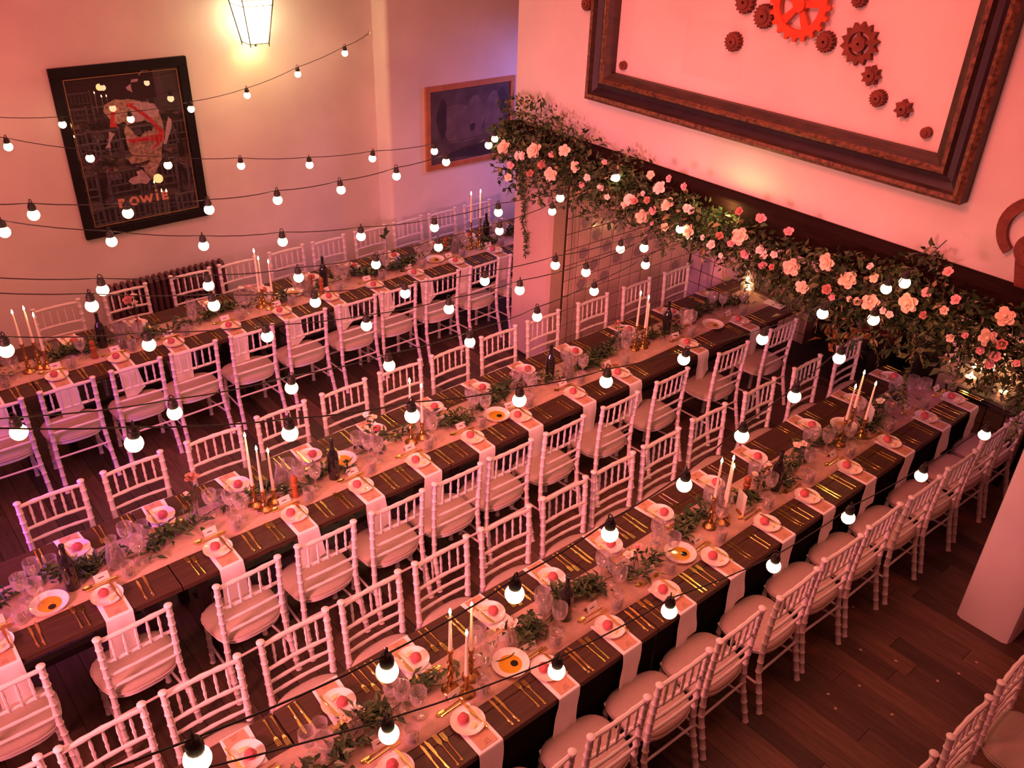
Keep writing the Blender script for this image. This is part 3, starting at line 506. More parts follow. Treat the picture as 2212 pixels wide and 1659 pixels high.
# second picture
t = thing('framed_painting', 'murky dark painting in orange pine frame on the lilac-lit wall', 'painting', (6.385, 8.25, 1.835))
hx, hz = .655, .475
for a, b_ in (((-hx, -hz), (hx, -hz + .06)), ((-hx, hz - .06), (hx, hz)), ((-hx, -hz + .06), (-hx + .065, hz - .06)), ((hx - .065, -hz + .06), (hx, hz - .06))):
    ob('frame_rail', G().cbox((a[0], -.035, a[1]), (b_[0], -.001, b_[1]), .004).mesh('pine_rail', 'pine', False), t)
ca = ob('canvas', G().box((0, -.012, 0), (1.20, .012, .84)).mesh('canvas', 'canvas', False), t)
for k, (cx, cz, rx_, rz_, mt) in enumerate(((-.22, .02, .20, .26, 'canvas2'), (.08, .10, .13, .2, 'canvas2'), (.33, .06, .14, .25, 'canvas2'), (-.05, -.12, .24, .10, 'canvas2'), (.1, -.33, .42, .07, 'canvas3'), (-.42, .1, .07, .2, 'canvas3'), (.02, -.05, .04, .05, 'canvas3'), (.48, .2, .07, .15, 'canvas3'))):
    P = [(cx + rx_ * (1 + .18 * math.sin(3 * a * .39 + k)) * math.cos(a * .3927), cz + rz_ * (1 + .15 * math.cos(2 * a * .39 + k * 2)) * math.sin(a * .3927)) for a in range(16)]
    P = [(max(-.585, min(.585, a)), max(-.405, min(.405, c))) for a, c in P]
    ob('brushed_shape', G().prism(P, 'xz', -.0190 - .0004 * k, -.0185 - .0004 * k).mesh('shape', mt, False), ca)
ob('pane', G().box((0, -.026, 0), (1.19, .002, .83)).mesh('painting_pane', 'pane', False), t)

# ================================================================== wall lantern
t = thing('wall_lantern', 'glowing tapered glass lantern with thin black iron frame on poster wall', 'wall lamp', (3.835, 8.33, 2.93))
ru, rl, H_ = .155, .095, .40
fr = G()
for sx in (-1, 1):
    for sy in (-1, 1): fr.tube([(sx * rl, sy * rl, -.03), (sx * rl, sy * rl, 0), (sx * ru, sy * ru, H_), (sx * ru * 1.1, sy * ru * 1.1, H_ + .02)], [.004, .006, .006, .004], 6)
ob('corner_bars', fr.mesh('lantern_bars', 'black'), t)
for nm, rr, z in (('bottom_ring', rl, 0), ('top_ring', ru, H_ - .01), ('upper_ring', ru * .965, H_ - .06)):
    g = G(); P = [(-rr, -rr, z), (rr, -rr, z), (rr, rr, z), (-rr, rr, z)]
    for i in range(4): g.tube([P[i], P[(i + 1) % 4]], .0035, 5)
    ob(nm, g.mesh(nm, 'black'), t)
for i in range(4):
    c = [(-1, -1), (1, -1), (1, 1), (-1, 1)]; a, b_ = c[i], c[(i + 1) % 4]; s1, s2 = rl - .006, ru - .008
    P = [(a[0] * s1, a[1] * s1, .004), (b_[0] * s1, b_[1] * s1, .004), (b_[0] * s2, b_[1] * s2, H_ - .01), (a[0] * s2, a[1] * s2, H_ - .01)]
    inn = [(p[0] * .97, p[1] * .97, p[2]) for p in P]
    ob('pane', G().add(P + inn, [(0, 1, 2, 3), (7, 6, 5, 4), (0, 4, 5, 1), (1, 5, 6, 2), (2, 6, 7, 3), (3, 7, 4, 0)]).mesh('lantern_pane', 'lampglass', False), t)
ob('roof', G().add([(-.19, -.19, H_ + .02), (.19, -.19, H_ + .02), (.19, .17, H_ + .02), (-.19, .17, H_ + .02), (0, 0, H_ + .2)], [(0, 1, 4), (1, 2, 4), (2, 3, 4), (3, 0, 4), (3, 2, 1, 0)]).mesh('lantern_roof', 'black', False), t)
ob('bracket', G().tube([(0, .17, H_ - .1), (0, .168, H_ + .25), (0, .08, H_ + .3), (0, 0, H_ + .19)], .01, 6).mesh('bracket', 'black'), t)
ob('glass_base', G().tube([(0, 0, -.035), (0, 0, .06)], .012, 8).mesh('finial', 'black'), t)
lamp('lantern_light', 'POINT', (3.835, 8.20, 3.10), None, 34, (1.0, 0.62, 0.25), shadow_soft_size=.10)

# ================================================================== radiator
t = thing('cast_iron_radiator', 'dark cast-iron column radiator against the poster wall behind the white chairs', 'radiator', (2.62, 8.35, 0))
g = G()
for sy in (-.055, .055):
    g.tube([(0, sy, .06), (0, sy, .12), (0, sy, .76), (0, sy, .80)], [.016, .022, .022, .016], 8)
g.tube([(0, -.055, .79), (0, -.03, .825), (0, .03, .825), (0, .055, .79)], .024, 8); g.tube([(0, -.055, .10), (0, 0, .08), (0, .055, .10)], .024, 8)
rm = g.mesh('radiator_section', 'iron')
for k in range(19): ob('section', rm, t, (-.56 + k * .0622, 0, 0))
ob('connecting_pipe', G().tube([(-.62, 0, .10), (.62, 0, .10)], .016, 8).mesh('pipe', 'iron'), t)
for sx in (-.56, .56): ob('foot', G().cbox((sx - .02, -.07, 0), (sx + .02, .07, .07), .005).mesh('rad_foot', 'iron'), t)
# ================================================================== chairs
def ringed(pts, r0, step=.075, bulge=1.22, seg=9):
    P = [Vector(p) for p in pts]; out = []; rad = []
    for i in range(len(P) - 1):
        L = (P[i + 1] - P[i]).length; n = max(1, round(L / step))
        for k in range(n):
            t0 = k / n
            for dt, q in ((0.0, bulge), (.10, 1.0), (.5, .97), (.90, 1.0)):
                out.append(P[i].lerp(P[i + 1], t0 + dt / n)); rad.append(r0 * q)
    out.append(P[-1]); rad.append(r0 * bulge); return out, rad
cm = {}
for s in (-1, 1):
    g = G(); p, q = ringed([(s * .205, -.062, 0), (s * .196, .012, .30), (s * .190, .022, .46), (s * .192, .012, .70), (s * .1925, -.002, .915)], .0178); g.tube(p, q, 9)
    g.lathe([(.021, 0), (.0235, .003), (.0235, .010), (.016, .016), (0, .017)], 9, (s * .1925, -.002, .912)); cm['post', s] = g.mesh('chair_post', 'chair')
    g = G(); p, q = ringed([(s * .185, .345, .0), (s * .180, .335, .43)], .0165); g.tube(p, q, 9); cm['leg', s] = g.mesh('chair_leg', 'chair')
def bow(z, r_, sag=.008):
    g = G(); pts = [(-.19 + .38 * i / 8, .004 - sag * math.sin(PI * i / 8) + (0 if z > .85 else .012), z + .004 * math.sin(PI * i / 8)) for i in range(9)]
    rr = [r_ * (1.25 if i in (2, 4, 6) else 1.0) for i in range(9)]; g.tube(pts, rr, 8); return g.mesh('chair_rail', 'chair')
cm['top'] = bow(.893, .0130); cm['r1'] = bow(.715, .0108); cm['r2'] = bow(.615, .0096); cm['r3'] = bow(.525, .0096)
def spin(z0, z1):
    g = G(); g.tube([(0, .006, z0), (0, .005, z0 + .03), (0, .004, z0 + .06), (0, .003, z0 + .075), (0, .002, z0 + .11), (0, .0, z1 - .03), (0, -.002, z1)], [.0065, .0065, .0100, .0065, .0100, .0065, .0065], 6); return g.mesh('chair_spindle', 'chair')
cm['spin'] = spin(.715, .895)
def seat_outline(k=1.0, n=28):
    P = []
    for i in range(n):
        a = 2 * PI * i / n; c, s_ = math.cos(a), math.sin(a)
        x = .218 * k * (abs(c) ** .72) * (1 if c > 0 else -1); y = .185 * k * (abs(s_) ** .62) * (1 if s_ > 0 else -1)
        x *= 1 + .06 * (y / .185); P.append((x, y + .185))
    return P
def slab(layers, mt, name):
    g = G(); n = 28; vs = []; 
    for k, z in layers: vs += [(x, y, z) for x, y in seat_outline(k, n)]
    fs = [(j * n + i, j * n + (i + 1) % n, (j + 1) * n + (i + 1) % n, (j + 1) * n + i) for j in range(len(layers) - 1) for i in range(n)]
    fs += [tuple(range(n - 1, -1, -1)), tuple((len(layers) - 1) * n + i for i in range(n))]; g.add(vs, fs); return g.mesh(name, mt)
cm['frame'] = slab([(.94, .395), (.98, .40), (.98, .428), (.94, .432)], 'chair', 'seat_frame')
cm['cushion'] = slab([(.97, .430), (1.02, .438), (1.03, .448), (1.0, .460), (.90, .472), (.7, .479), (.4, .483)], 'cushion', 'seat_cushion')
g = G(); P = seat_outline(1.035); g.tube([(x, y, .440) for x, y in P + P[:1]], .004, 5, False); cm['pipe'] = g.mesh('seat_piping', 'piping')
for s in (-1, 1):
    g = G(); g.tube([(s * .199, -.01, .20), (s * .183, .34, .17)], .0085, 7); cm['side', s] = g.mesh('stretcher', 'chair')
g = G(); g.tube([(-.18, .338, .24), (.18, .338, .24)], .0085, 7); cm['fs'] = g.mesh('stretcher', 'chair')
g = G(); g.tube([(-.197, .004, .30), (.197, .004, .30)], .0085, 7); cm['bs'] = g.mesh('stretcher', 'chair')
ch0 = thing('banquet_chair', 'x', 'chair')
for s in (-1, 1):
    ob('back_post', cm['post', s], ch0); ob('front_leg', cm['leg', s], ch0); ob('stretcher', cm['side', s], ch0)
ob('top_rail', cm['top'], ch0); ob('back_rail', cm['r1'], ch0); ob('back_rail', cm['r2'], ch0); ob('back_rail', cm['r3'], ch0)
for k in range(5): ob('spindle', cm['spin'], ch0, (-.128 + .064 * k, -.007 * math.sin(PI * (k + 1) / 6) , 0))
ob('seat_frame', cm['frame'], ch0); cu = ob('cushion', cm['cushion'], ch0); ob('piping', cm['pipe'], cu)
ob('stretcher', cm['fs'], ch0); ob('stretcher', cm['bs'], ch0)
ROWS = {
 ('back', 'far'): (8.053, [1.50, 2.11, 2.75, 3.24, 3.79, 4.29, 4.82, 5.33, 5.82, 6.34]),
 ('back', 'near'): (6.551, [.63, 1.15, 1.68, 2.16, 2.68, 3.21, 3.74, 4.21, 4.73, 5.27, 5.81]),
 ('middle', 'far'): (5.252, [.66, 1.19, 1.76, 2.29, 2.83, 3.36, 3.86, 4.40, 4.93, 5.57, 6.19, 6.80]),
 ('middle', 'near'): (3.804, [.02, .68, 1.33, 1.85, 2.37, 2.86, 3.33, 3.85, 4.44, 5.06, 5.86, 6.61]),
 ('front', 'far'): (3.251, [-.14, .33, .82, 1.34, 1.82, 2.32, 2.82, 3.33, 3.80, 4.30, 4.86, 5.51, 6.17, 6.82]),
 ('front', 'near'): (1.745, [1.79, 2.30, 2.79, 3.27, 3.80, 4.29, 4.79, 5.30, 5.82, 6.36, 6.86]),
 ('corner', 'far'): (.655, [3.13, 3.67, 4.20])}
SIDE = {('back', 'far'): 'wall side of the back table', ('back', 'near'): 'near side of the back table', ('middle', 'far'): 'far side of the middle table', ('middle', 'near'): 'near side of the middle table',
        ('front', 'far'): 'far side of the front table', ('front', 'near'): 'near side of the front table'}
first = True
for (tb, sd), (y, xs) in ROWS.items():
    for i, x in enumerate(xs):
        lab = ('white bamboo-style chair, %s in row on %s' % (ordn(i, len(xs)), SIDE[tb, sd])) if tb != 'corner' else 'white bamboo-style chair, %s of three in the bottom right corner' % ('leftmost', 'middle', 'rightmost')[i]
        rz = (PI if sd == 'far' else 0) + R.uniform(-.035, .035)
        yy = y + R.uniform(-.008, .008)
        if first: o = ch0; o.location = (x, yy, 0); o.rotation_euler = (0, 0, rz); o['label'] = lab; o['group'] = 'white banquet chairs'; first = False
        else: copy_tree(ch0, (x, yy, 0), (0, 0, rz), lab, 'white banquet chairs')

# ================================================================== tables
TY = {'back': (6.85, 7.73), 'middle': (4.09, 4.96), 'front': (2.105, 2.955)}
SEG = {'back': [-.95, 1.0, 2.95, 4.9, 6.85], 'middle': [-.95, 1.04, 3.02, 5.0, 7.40], 'front': [-.95, 1.04, 3.02, 5.0, 6.97]}
for tb in TY:
    y0, y1 = TY[tb]
    for i in range(4):
        a, b_ = SEG[tb][i] + .003, SEG[tb][i + 1] - .003
        t = thing('trestle_table', 'dark wooden trestle table, %s section of the %s row' % (('leftmost', 'second', 'third', 'rightmost')[i], tb), 'table', ((a + b_) / 2, (y0 + y1) / 2, 0), 0, 'trestle tables in three long rows')
        hx, hy = (b_ - a) / 2, (y1 - y0) / 2; nb = 5; bw = 2 * hy / nb
        for k in range(nb): ob('table_board', G().cbox((-hx, -hy + k * bw + .0006, .712), (hx, -hy + (k + 1) * bw - .0006, .75), .0035).mesh('table_board', 'tablewood', False), t)
        ob('apron', (lambda g: [g.box((0, s_ * (hy - .17), .665), (2 * hx - .2, .022, .09)) for s_ in (-1, 1)] and g)(G()).mesh('apron', 'darkwood', False), t)
        for sx in (-1, 1):
            for sy in (-1, 1): ob('leg', G().box((sx * (hx - .16), sy * (hy - .19), .355), (.06, .06, .71)).mesh('table_leg', 'darkwood', False), t)
        if tb == 'front':
            g = G(); nw = 60; hw = hx - .012
            g.grid(lambda u_, v_: (-hw + 2 * hw * u_, -hy + .016 + .006 * math.sin(u_ * 40) * v_, .711 - .60 * v_), nw, 4)
            if i == 3: g.grid(lambda u_, v_: (hw, -hy + .016 + (2 * hy - .032) * u_, .711 - .60 * v_), 12, 4)
            ob('black_skirt', g.mesh('table_skirt', 'skirt'), t)
        ob('stretcher', G().box((0, 0, .25), (2 * hx - .32, .05, .05)).mesh('table_stretcher', 'darkwood', False), t)
RY = {'back': (7.07, 7.46), 'middle': (4.315, 4.72), 'front': (2.33, 2.70)}
RX = {'back': (-.9, 6.80), 'middle': (-.9, 7.30), 'front': (-.9, 6.90)}
for tb, (y0, y1) in RY.items():
    x0, x1 = RX[tb]; g = G()
    nu = 90
    def fn(u_, v_): return (x0 + (x1 - x0) * u_, y0 + (y1 - y0) * v_ + .006 * math.sin(u_ * 31 + v_), .7525 + .0012 * math.sin(u_ * 80 + v_ * 9) + .0012)
    g.grid(fn, nu, 6); me = g.mesh('runner', 'runner'); o = ob('table_runner', me)
    sm = o.modifiers.new('thick', 'SOLIDIFY'); sm.thickness = .0016
    tag(o, 'long pale pinkish cloth runner down the middle of the %s table' % tb, 'table runner', 'table runners')

# ================================================================== place settings
# local frame of a setting: +x to the guest's right, +y towards the table middle, origin on the table edge at table height
def napkin_mesh(kind):
    g = G(); W = .152; nv = 7
    if kind < 4:   # hangs over the near edge
        hang = (.30, .26, .33, .28)[kind]; flare = (.0, .016, -.012, .01)[kind]; path = []
        for i in range(6): path.append((.265 - i * .265 / 5 , .0035))
        for i in range(1, 4): a = i * PI / 6; path.append((-.010 * math.sin(a), .0035 - .010 * (1 - math.cos(a))))
        for i in range(1, 8): path.append((-.012 - .004 * math.sin(i * .9 + kind), -.0065 - hang * i / 7))
        n = len(path); vs = []
        for i, (y, z) in enumerate(path):
            h = max(0, -z) / hang
            for j in range(nv):
                v = j / (nv - 1) - .5; zz = z; yy = y
                if h > 0: yy -= .008 * math.sin(v * 9 + kind) * h; zz += (v * .10 * h if kind in (1, 3) else -v * .05 * h)
                if i == 0: yy += (.03 * v)
                vs.append((v * W * (1 + .10 * h) + flare * h * 2, yy, zz))
        fs = [(i * nv + j, (i + 1) * nv + j, (i + 1) * nv + j + 1, i * nv + j + 1) for i in range(n - 1) for j in range(nv - 1)]
    else:          # lies flat, a short end over the edge
        sk = (.03, -.02)[kind - 4]; vs = []; n = 12
        for i in range(n):
            y = .275 - i * .275 / (n - 2) if i < n - 1 else -.010
            for j in range(nv):
                v = j / (nv - 1) - .5; vs.append((v * W + sk * (i / n - .5), y + .02 * v * (1 if i == 0 else 0), .0035 if i < n - 1 else -.05))
        fs = [(i * nv + j, (i + 1) * nv + j, (i + 1) * nv + j + 1, i * nv + j + 1) for i in range(n - 1) for j in range(nv - 1)]
    k = len(vs); nn = len(fs)     # second skin for thickness
    g.add(vs, fs); me = g.mesh('napkin', 'napkin'); return me
NAP = [napkin_mesh(k) for k in range(6)]
pl = G().lathe([(0, .006), (.052, .006), (.058, .008), (.088, .016), (.0905, .0185), (.089, .0155), (.060, .003), (.05, 0), (.04, 0), (0, .002)], 30).mesh('plate', 'china')
g = G(); g.lathe([(0, 0), (.018, .002), (.029, .012), (.031, .022), (.026, .036), (.014, .045), (0, .047)], 14)
g.v = [(x * (1 + .06 * math.sin(y * 190)), y * (1 + .05 * math.sin(x * 170)), z) for x, y, z in g.v]; rollm = g.mesh('bread_roll', 'roll')
butm = G().cbox((-.017, -.013, 0), (.017, .013, .011), .003).mesh('butter_pat', 'butter')
menm = G().cbox((-.054, -.056, 0), (.054, .056, .0012), .0003).mesh('menu_card', 'kraft', False)
g = G()
for k, (a, b_) in enumerate(((-.01, .034), (-.03, .02), (-.035, .012))): g.box((b_ * .2, -.018 - .012 * k, .0014), (.024 + .006 * k, .0022, .0004))
menink = g.mesh('menu_text_lines', 'ink', False)
def blade_knife(L, w_):
    g = G(); P = [(-.004, 0), (-w_ * .55, .03), (-.0045, L * .52), (-.004, L * .53)]
    g.cbox((-.0055, 0, 0), (.0055, L * .47, .0045), .0018); 
    g.prism([(-.0045, L * .46), (.0045, L * .46), (w_ * .75, L * .60), (w_ * .85, L * .86), (.002, L), (-.005, L * .93)], 'xy', .0012, .0032)
    g.lathe([(0, 0), (.007, .001), (.007, .004), (0, .005)], 8, (0, .004, 0)); return g.mesh('knife', 'gold')
kn = blade_knife(.212, .014); kn2 = blade_knife(.20, .012); bk = blade_knife(.185, .013)
def fork(L):
    g = G(); g.tube([(0, 0, .002), (0, .04, .003), (0, L * .55, .003), (0, L * .68, .005)], [.0055, .0045, .0028, .0035], 7)
    g.lathe([(0, 0), (.007, .001), (.007, .004), (0, .005)], 8, (0, .004, 0))
    g.add([(-.0035, L * .66, .004), (.0035, L * .66, .004), (.0115, L * .76, .002), (-.0115, L * .76, .002), (-.0035, L * .66, .006), (.0035, L * .66, .006), (.0115, L * .76, .004), (-.0115, L * .76, .004)], [(0, 3, 2, 1), (4, 5, 6, 7), (0, 1, 5, 4), (1, 2, 6, 5), (2, 3, 7, 6), (3, 0, 4, 7)])
    for k in range(4): g.box((-.0096 + .0064 * k, L * .88, .004), (.0030, L * .25, .0022))
    return g.mesh('fork', 'gold')
fk = fork(.205); fk2 = fork(.185)
def spoon(L):
    g = G(); g.tube([(0, 0, .002), (0, .04, .003), (0, L * .6, .003), (0, L * .72, .004)], [.005, .004, .0026, .003], 7)
    P = [(.016 * math.cos(a), L * .86 + .028 * math.sin(a)) for a in [i * PI / 8 for i in range(16)]]
    vs = [(x, y, .006) for x, y in P] + [(x * .6, L * .86 + (y - L * .86) * .6, .0015) for x, y in P] + [(0, L * .86, .0005)]
    g.add(vs, [(i, (i + 1) % 16, 16 + (i + 1) % 16, 16 + i) for i in range(16)] + [(16 + i, 16 + (i + 1) % 16, 32) for i in range(16)]); return g.mesh('spoon', 'gold')
spn = spoon(.19)
g = G(); g.prism([(-.022, 0), (-.001, .042), (.001, .042), (.022, 0), (.020, 0), (0, .039), (-.020, 0)], 'yz', -.042, .042); cardm = g.mesh('name_card', 'card', False)
g = G(); g.add([(-.02, -.0145, .0165), (.012, -.0145, .0165), (.012, -.0115, .0225), (-.02, -.0115, .0225)], [(0, 1, 2, 3)]); cardink = g.mesh('name_line', 'ink', False)
tumm = G().lathe([(0, 0), (.033, 0), (.035, .004), (.041, .096), (.039, .097), (.033, .012), (0, .010)], 20, flute=.05).mesh('tumbler', 'cutglass')
waterm = G().lathe([(0, .011), (.0295, .012), (.0325, .045), (0, .045)], 16).mesh('water', 'water')
wg = G().lathe([(r_ * 1.12, z_ * 1.2) for r_, z_ in [(0, 0), (.033, .001), (.030, .004), (.006, .010), (.0042, .04), (.0048, .060), (.012, .068), (.032, .090), (.041, .120), (.040, .158), (.0385, .158), (.0392, .120), (.030, .093), (0, .075)]], 20, flute=.03).mesh('wine_glass', 'cutglass')

PL = {('back', 'near'): (6.85, [.67, 1.18, 1.68, 2.15, 2.68, 3.20, 3.72, 4.22, 4.73, 5.26, 5.79]),
      ('back', 'far'): (7.73, [1.46, 2.03, 2.73, 3.26, 3.79, 4.28, 4.78, 5.33, 5.82, 6.34]),
      ('middle', 'near'): (4.09, [.08, .67, 1.34, 1.86, 2.37, 2.85, 3.34, 3.82, 4.40, 4.94, 5.83, 6.60]),
      ('middle', 'far'): (4.96, [.65, 1.18, 1.70, 2.26, 2.81, 3.35, 3.83, 4.32, 4.87, 5.57, 6.19, 6.85]),
      ('front', 'near'): (2.105, [1.34, 1.78, 2.31, 2.79, 3.27, 3.74, 4.28, 4.75, 5.29, 5.84, 6.41, 6.93]),
      ('front', 'far'): (2.955, [.83, 1.33, 1.78, 2.32, 2.80, 3.29, 3.79, 4.33, 4.84, 5.54, 6.18, 6.78])}
GR = {'napkin': 'white napkins', 'plate': 'side plates'}
def item(name, me, label, cat, group, T_, loc, rz, child=None):
    X, Y, A = T_; c, s_ = math.cos(A), math.sin(A)
    o = ob(name, me, None, (X + loc[0] * c - loc[1] * s_, Y + loc[0] * s_ + loc[1] * c, .75 + loc[2]), (0, 0, A + rz)); tag(o, label, cat, group)
    for nm, cmh in (child or ()): ob(nm, cmh, o)
    return o
OBST = []
for (tb, sd), (ye, xs) in PL.items():
    n = len(xs)
    for i, x in enumerate(xs):
        T_ = (x, ye, PI if sd == 'far' else 0.0); where = '%s place, %s' % (ordn(i, n), SIDE[tb, sd]); j = lambda a: R.uniform(-a, a)
        if tb == 'front' and sd == 'near' and i == n - 1: T_ = (6.88, ye, 0)
        nk = R.randrange(4) if sd == 'near' else 4 + R.randrange(2)
        item('napkin', NAP[nk], 'white napkin under the plate, ' + where, 'napkin', 'white napkins under the plates', T_, (0, 0, 0), 0)
        item('menu_card', menm, 'tan menu card on the napkin, ' + where, 'menu card', 'tan menu cards', T_, (.002, .062, .0052), j(.05), [('printed_lines', menink)])
        px, py = j(.006), .172 + j(.006)
        item('side_plate', pl, 'white side plate with roll, ' + where, 'plate', 'white side plates', T_, (px, py, .0066), 0)
        item('bread_roll', rollm, 'round pink bread roll, ' + where, 'bread roll', 'pink bread rolls', T_, (px - .012 + j(.008), py + .014 + j(.008), .013), R.random() * 6)
        item('butter_pat', butm, 'yellow butter pat on the plate, ' + where, 'butter', 'butter pats', T_, (px + .006 + j(.006), py - .040, .0135), j(.5))
        k_ = item('butter_knife', bk, 'gold butter knife across the plate, ' + where, 'knife', 'gold butter knives', T_, (px + .058 + j(.006), py - .092, .0255), j(.06) + .06)
        item('table_knife', kn, 'outer gold knife, ' + where, 'knife', 'gold table knives', T_, (.205 + j(.006), .022 + j(.006), .0005), j(.04))
        item('table_knife', kn2, 'inner gold knife, ' + where, 'knife', 'gold table knives', T_, (.170 + j(.005), .022 + j(.006), .0005), j(.04))
        item('table_fork', fk, 'outer gold fork, ' + where, 'fork', 'gold table forks', T_, (-.190 + j(.005), .022 + j(.006), .0005), j(.04))
        item('table_fork', fk2, 'inner gold fork, ' + where, 'fork', 'gold table forks', T_, (-.152 + j(.004), .022 + j(.006), .0005), j(.04))
        item('dessert_spoon', spn, 'gold dessert spoon above the plate, ' + where, 'spoon', 'gold dessert spoons', T_, (.085 + j(.006), .312 + j(.006), .006), PI / 2 + j(.06))
        item('dessert_fork', fk2, 'gold dessert fork above the plate, ' + where, 'fork', 'gold dessert forks', T_, (-.085 + j(.006), .288 + j(.004), .006), -PI / 2 + j(.06))
        item('name_card', cardm, 'white folded name card, ' + where, 'name card', 'white name cards', T_, (.03 + j(.015), .352, .0055), j(.12), [('name_line', cardink)])
        q = item('tumbler', tumm, 'cut glass tumbler, ' + where, 'glass', 'cut glass tumblers', T_, (.160 + j(.012), .272 + j(.01), .0045), R.random(), [('water', waterm)])
        OBST.append(q.location.xy.copy())
        q = item('wine_glass', wg, 'stemmed cut wine glass, ' + where, 'wine glass', 'cut crystal wine glasses', T_, (.255 + j(.015), .352 + j(.01), .0055 if True else 0), R.random())
        OBST.append(q.location.xy.copy())
        if (i + (sd == 'far')) % 2 == 0:
            q = item('wine_glass', wg, 'second stemmed wine glass, ' + where, 'wine glass', 'cut crystal wine glasses', T_, (.215 + j(.01), .435 + j(.008), .0055), R.random())
            OBST.append(q.location.xy.copy())

# ================================================================== things along the runners
RZ = .7555
def rname(tb): return {'back': 'back table', 'middle': 'middle table', 'front': 'front table'}[tb]
bot = G().lathe([(0, 0), (.038, 0), (.041, .006), (.041, .17), (.036, .205), (.020, .235), (.0145, .26), (.0140, .305), (.016, .306), (.016, .322), (.012, .324), (0, .324)], 18).mesh('wine_bottle', 'bottle')
lab = G().lathe([(.0414, .05), (.0418, .051), (.0418, .139), (.0414, .14)], 18).mesh('bottle_label', 'bottlelabel')
BOT = [('back', 1.65, 7.33, 'left'), ('back', 3.81, 7.31, 'middle'), ('back', 5.92, 7.34, 'right'), ('middle', .54, 4.47, 'leftmost'), ('middle', 2.28, 4.47, 'second'), ('middle', 4.40, 4.57, 'third'), ('middle', 5.84, 4.54, 'rightmost'), ('front', 2.65, 2.50, 'nearer'), ('front', 4.65, 2.48, 'farther')]
OBS2 = []
for tb, x, y, w_ in BOT:
    o = thing('wine_bottle', 'dark wine bottle standing on the %s, %s one on that table' % (rname(tb), w_), 'bottle', (x, y, RZ), 0, 'dark wine bottles')
    ob('glass_body', bot, o); OBS2.append((x, y, .045))
mill = [(0, 0), (.027, 0), (.029, .006), (.026, .02), (.021, .04), (.020, .07), (.026, .09), (.026, .10), (.017, .108), (.022, .12), (.025, .14), (.018, .158), (.006, .163), (.007, .170), (0, .173)]
mm = G().lathe(mill[:9], 16).mesh('mill_body', 'mill'); mh = G().lathe(mill[8:], 16).mesh('mill_head', 'mill')
for tb, x, y, lb in (('back', 1.53, 7.17, 'turned orange wooden pepper mill, leftmost on the back table'), ('back', 3.72, 7.20, 'turned orange wooden pepper mill, right of a pair near the back table bottle'), ('back', 3.66, 7.31, 'turned orange wooden pepper mill, left of a pair near the back table bottle'),
                 ('middle', 1.97, 4.45, 'turned orange wooden pepper mill beside the middle table candles'), ('front', 4.42, 2.56, 'turned dark orange pepper mill behind the front table candles'), ('back', 5.36, 7.36, 'turned wooden pepper mill near the right candles of the back table')):
    o = thing('pepper_mill', lb, 'pepper mill', (x, y, RZ), 0, 'wooden pepper mills'); ob('body', mm, o); ob('head', mh, o); OBS2.append((x, y, .03))
op = G().lathe([(0, .006), (.06, .006), (.072, .012), (.102, .020), (.105, .023), (.103, .018), (.072, .004), (.055, 0), (0, .002)], 30).mesh('oil_plate', 'china')
oi = G().lathe([(0, .0068), (.062, .0070), (.064, .0092), (0, .0100)], 26).mesh('olive_oil', 'oil')
vi = G(); vi.lathe([(.022, .0095), (.021, .0112), (0, .0118)], 14); vi = vi.mesh('vinegar', 'vinegar')
for tb, x, y, lb in (('back', 3.47, 7.33, 'left of two'), ('back', 5.10, 7.20, 'right of two'), ('middle', .39, 4.40, 'leftmost'), ('middle', 2.42, 4.60, 'second'), ('middle', 3.68, 4.39, 'third'), ('middle', 6.32, 4.37, 'rightmost'), ('front', 2.18, 2.43, 'nearest'), ('front', 3.59, 2.44, 'middle'), ('front', 5.76, 2.62, 'farthest')):
    o = thing('oil_dish', 'white plate of yellow oil and black vinegar on the %s, %s' % (rname(tb), lb), 'oil dish', (x, y, RZ), 0, 'oil and vinegar plates')
    ob('plate', op, o); ob('olive_oil', oi, o); ob('vinegar', vi, o, (R.uniform(-.01, .02), R.uniform(-.03, -.01), 0)); OBS2.append((x, y, .10))
jug = G().lathe([(0, 0), (.05, 0), (.055, .006), (.052, .07), (.040, .13), (.030, .165), (.036, .215), (.0345, .215), (.028, .165), (.038, .13), (.049, .07), (.050, .012), (0, .010)], 20).mesh('carafe', 'glass')
jw = G().lathe([(0, .011), (.049, .013), (.048, .07), (.038, .125), (0, .125)], 18).mesh('carafe_water', 'water')
for tb, x, y, lb in (('middle', 1.95, 4.60, 'by the left candles of the middle table'), ('middle', .80, 4.50, 'between the left bottle and garland of the middle table'), ('back', 1.78, 7.22, 'beside the left bottle of the back table'), ('middle', 4.52, 4.47, 'beside the third bottle of the middle table'), ('back', 5.42, 7.25, 'left of the right candles on the back table'), ('back', 3.58, 7.22, 'by the pepper mills of the back table'), ('front', 4.22, 2.60, 'by the second candles of the front table')):
    o = thing('water_carafe', 'clear glass water carafe ' + lb, 'carafe', (x, y, RZ), 0, 'glass water carafes'); ob('glass_body', jug, o); ob('water', jw, o); OBS2.append((x, y, .055))

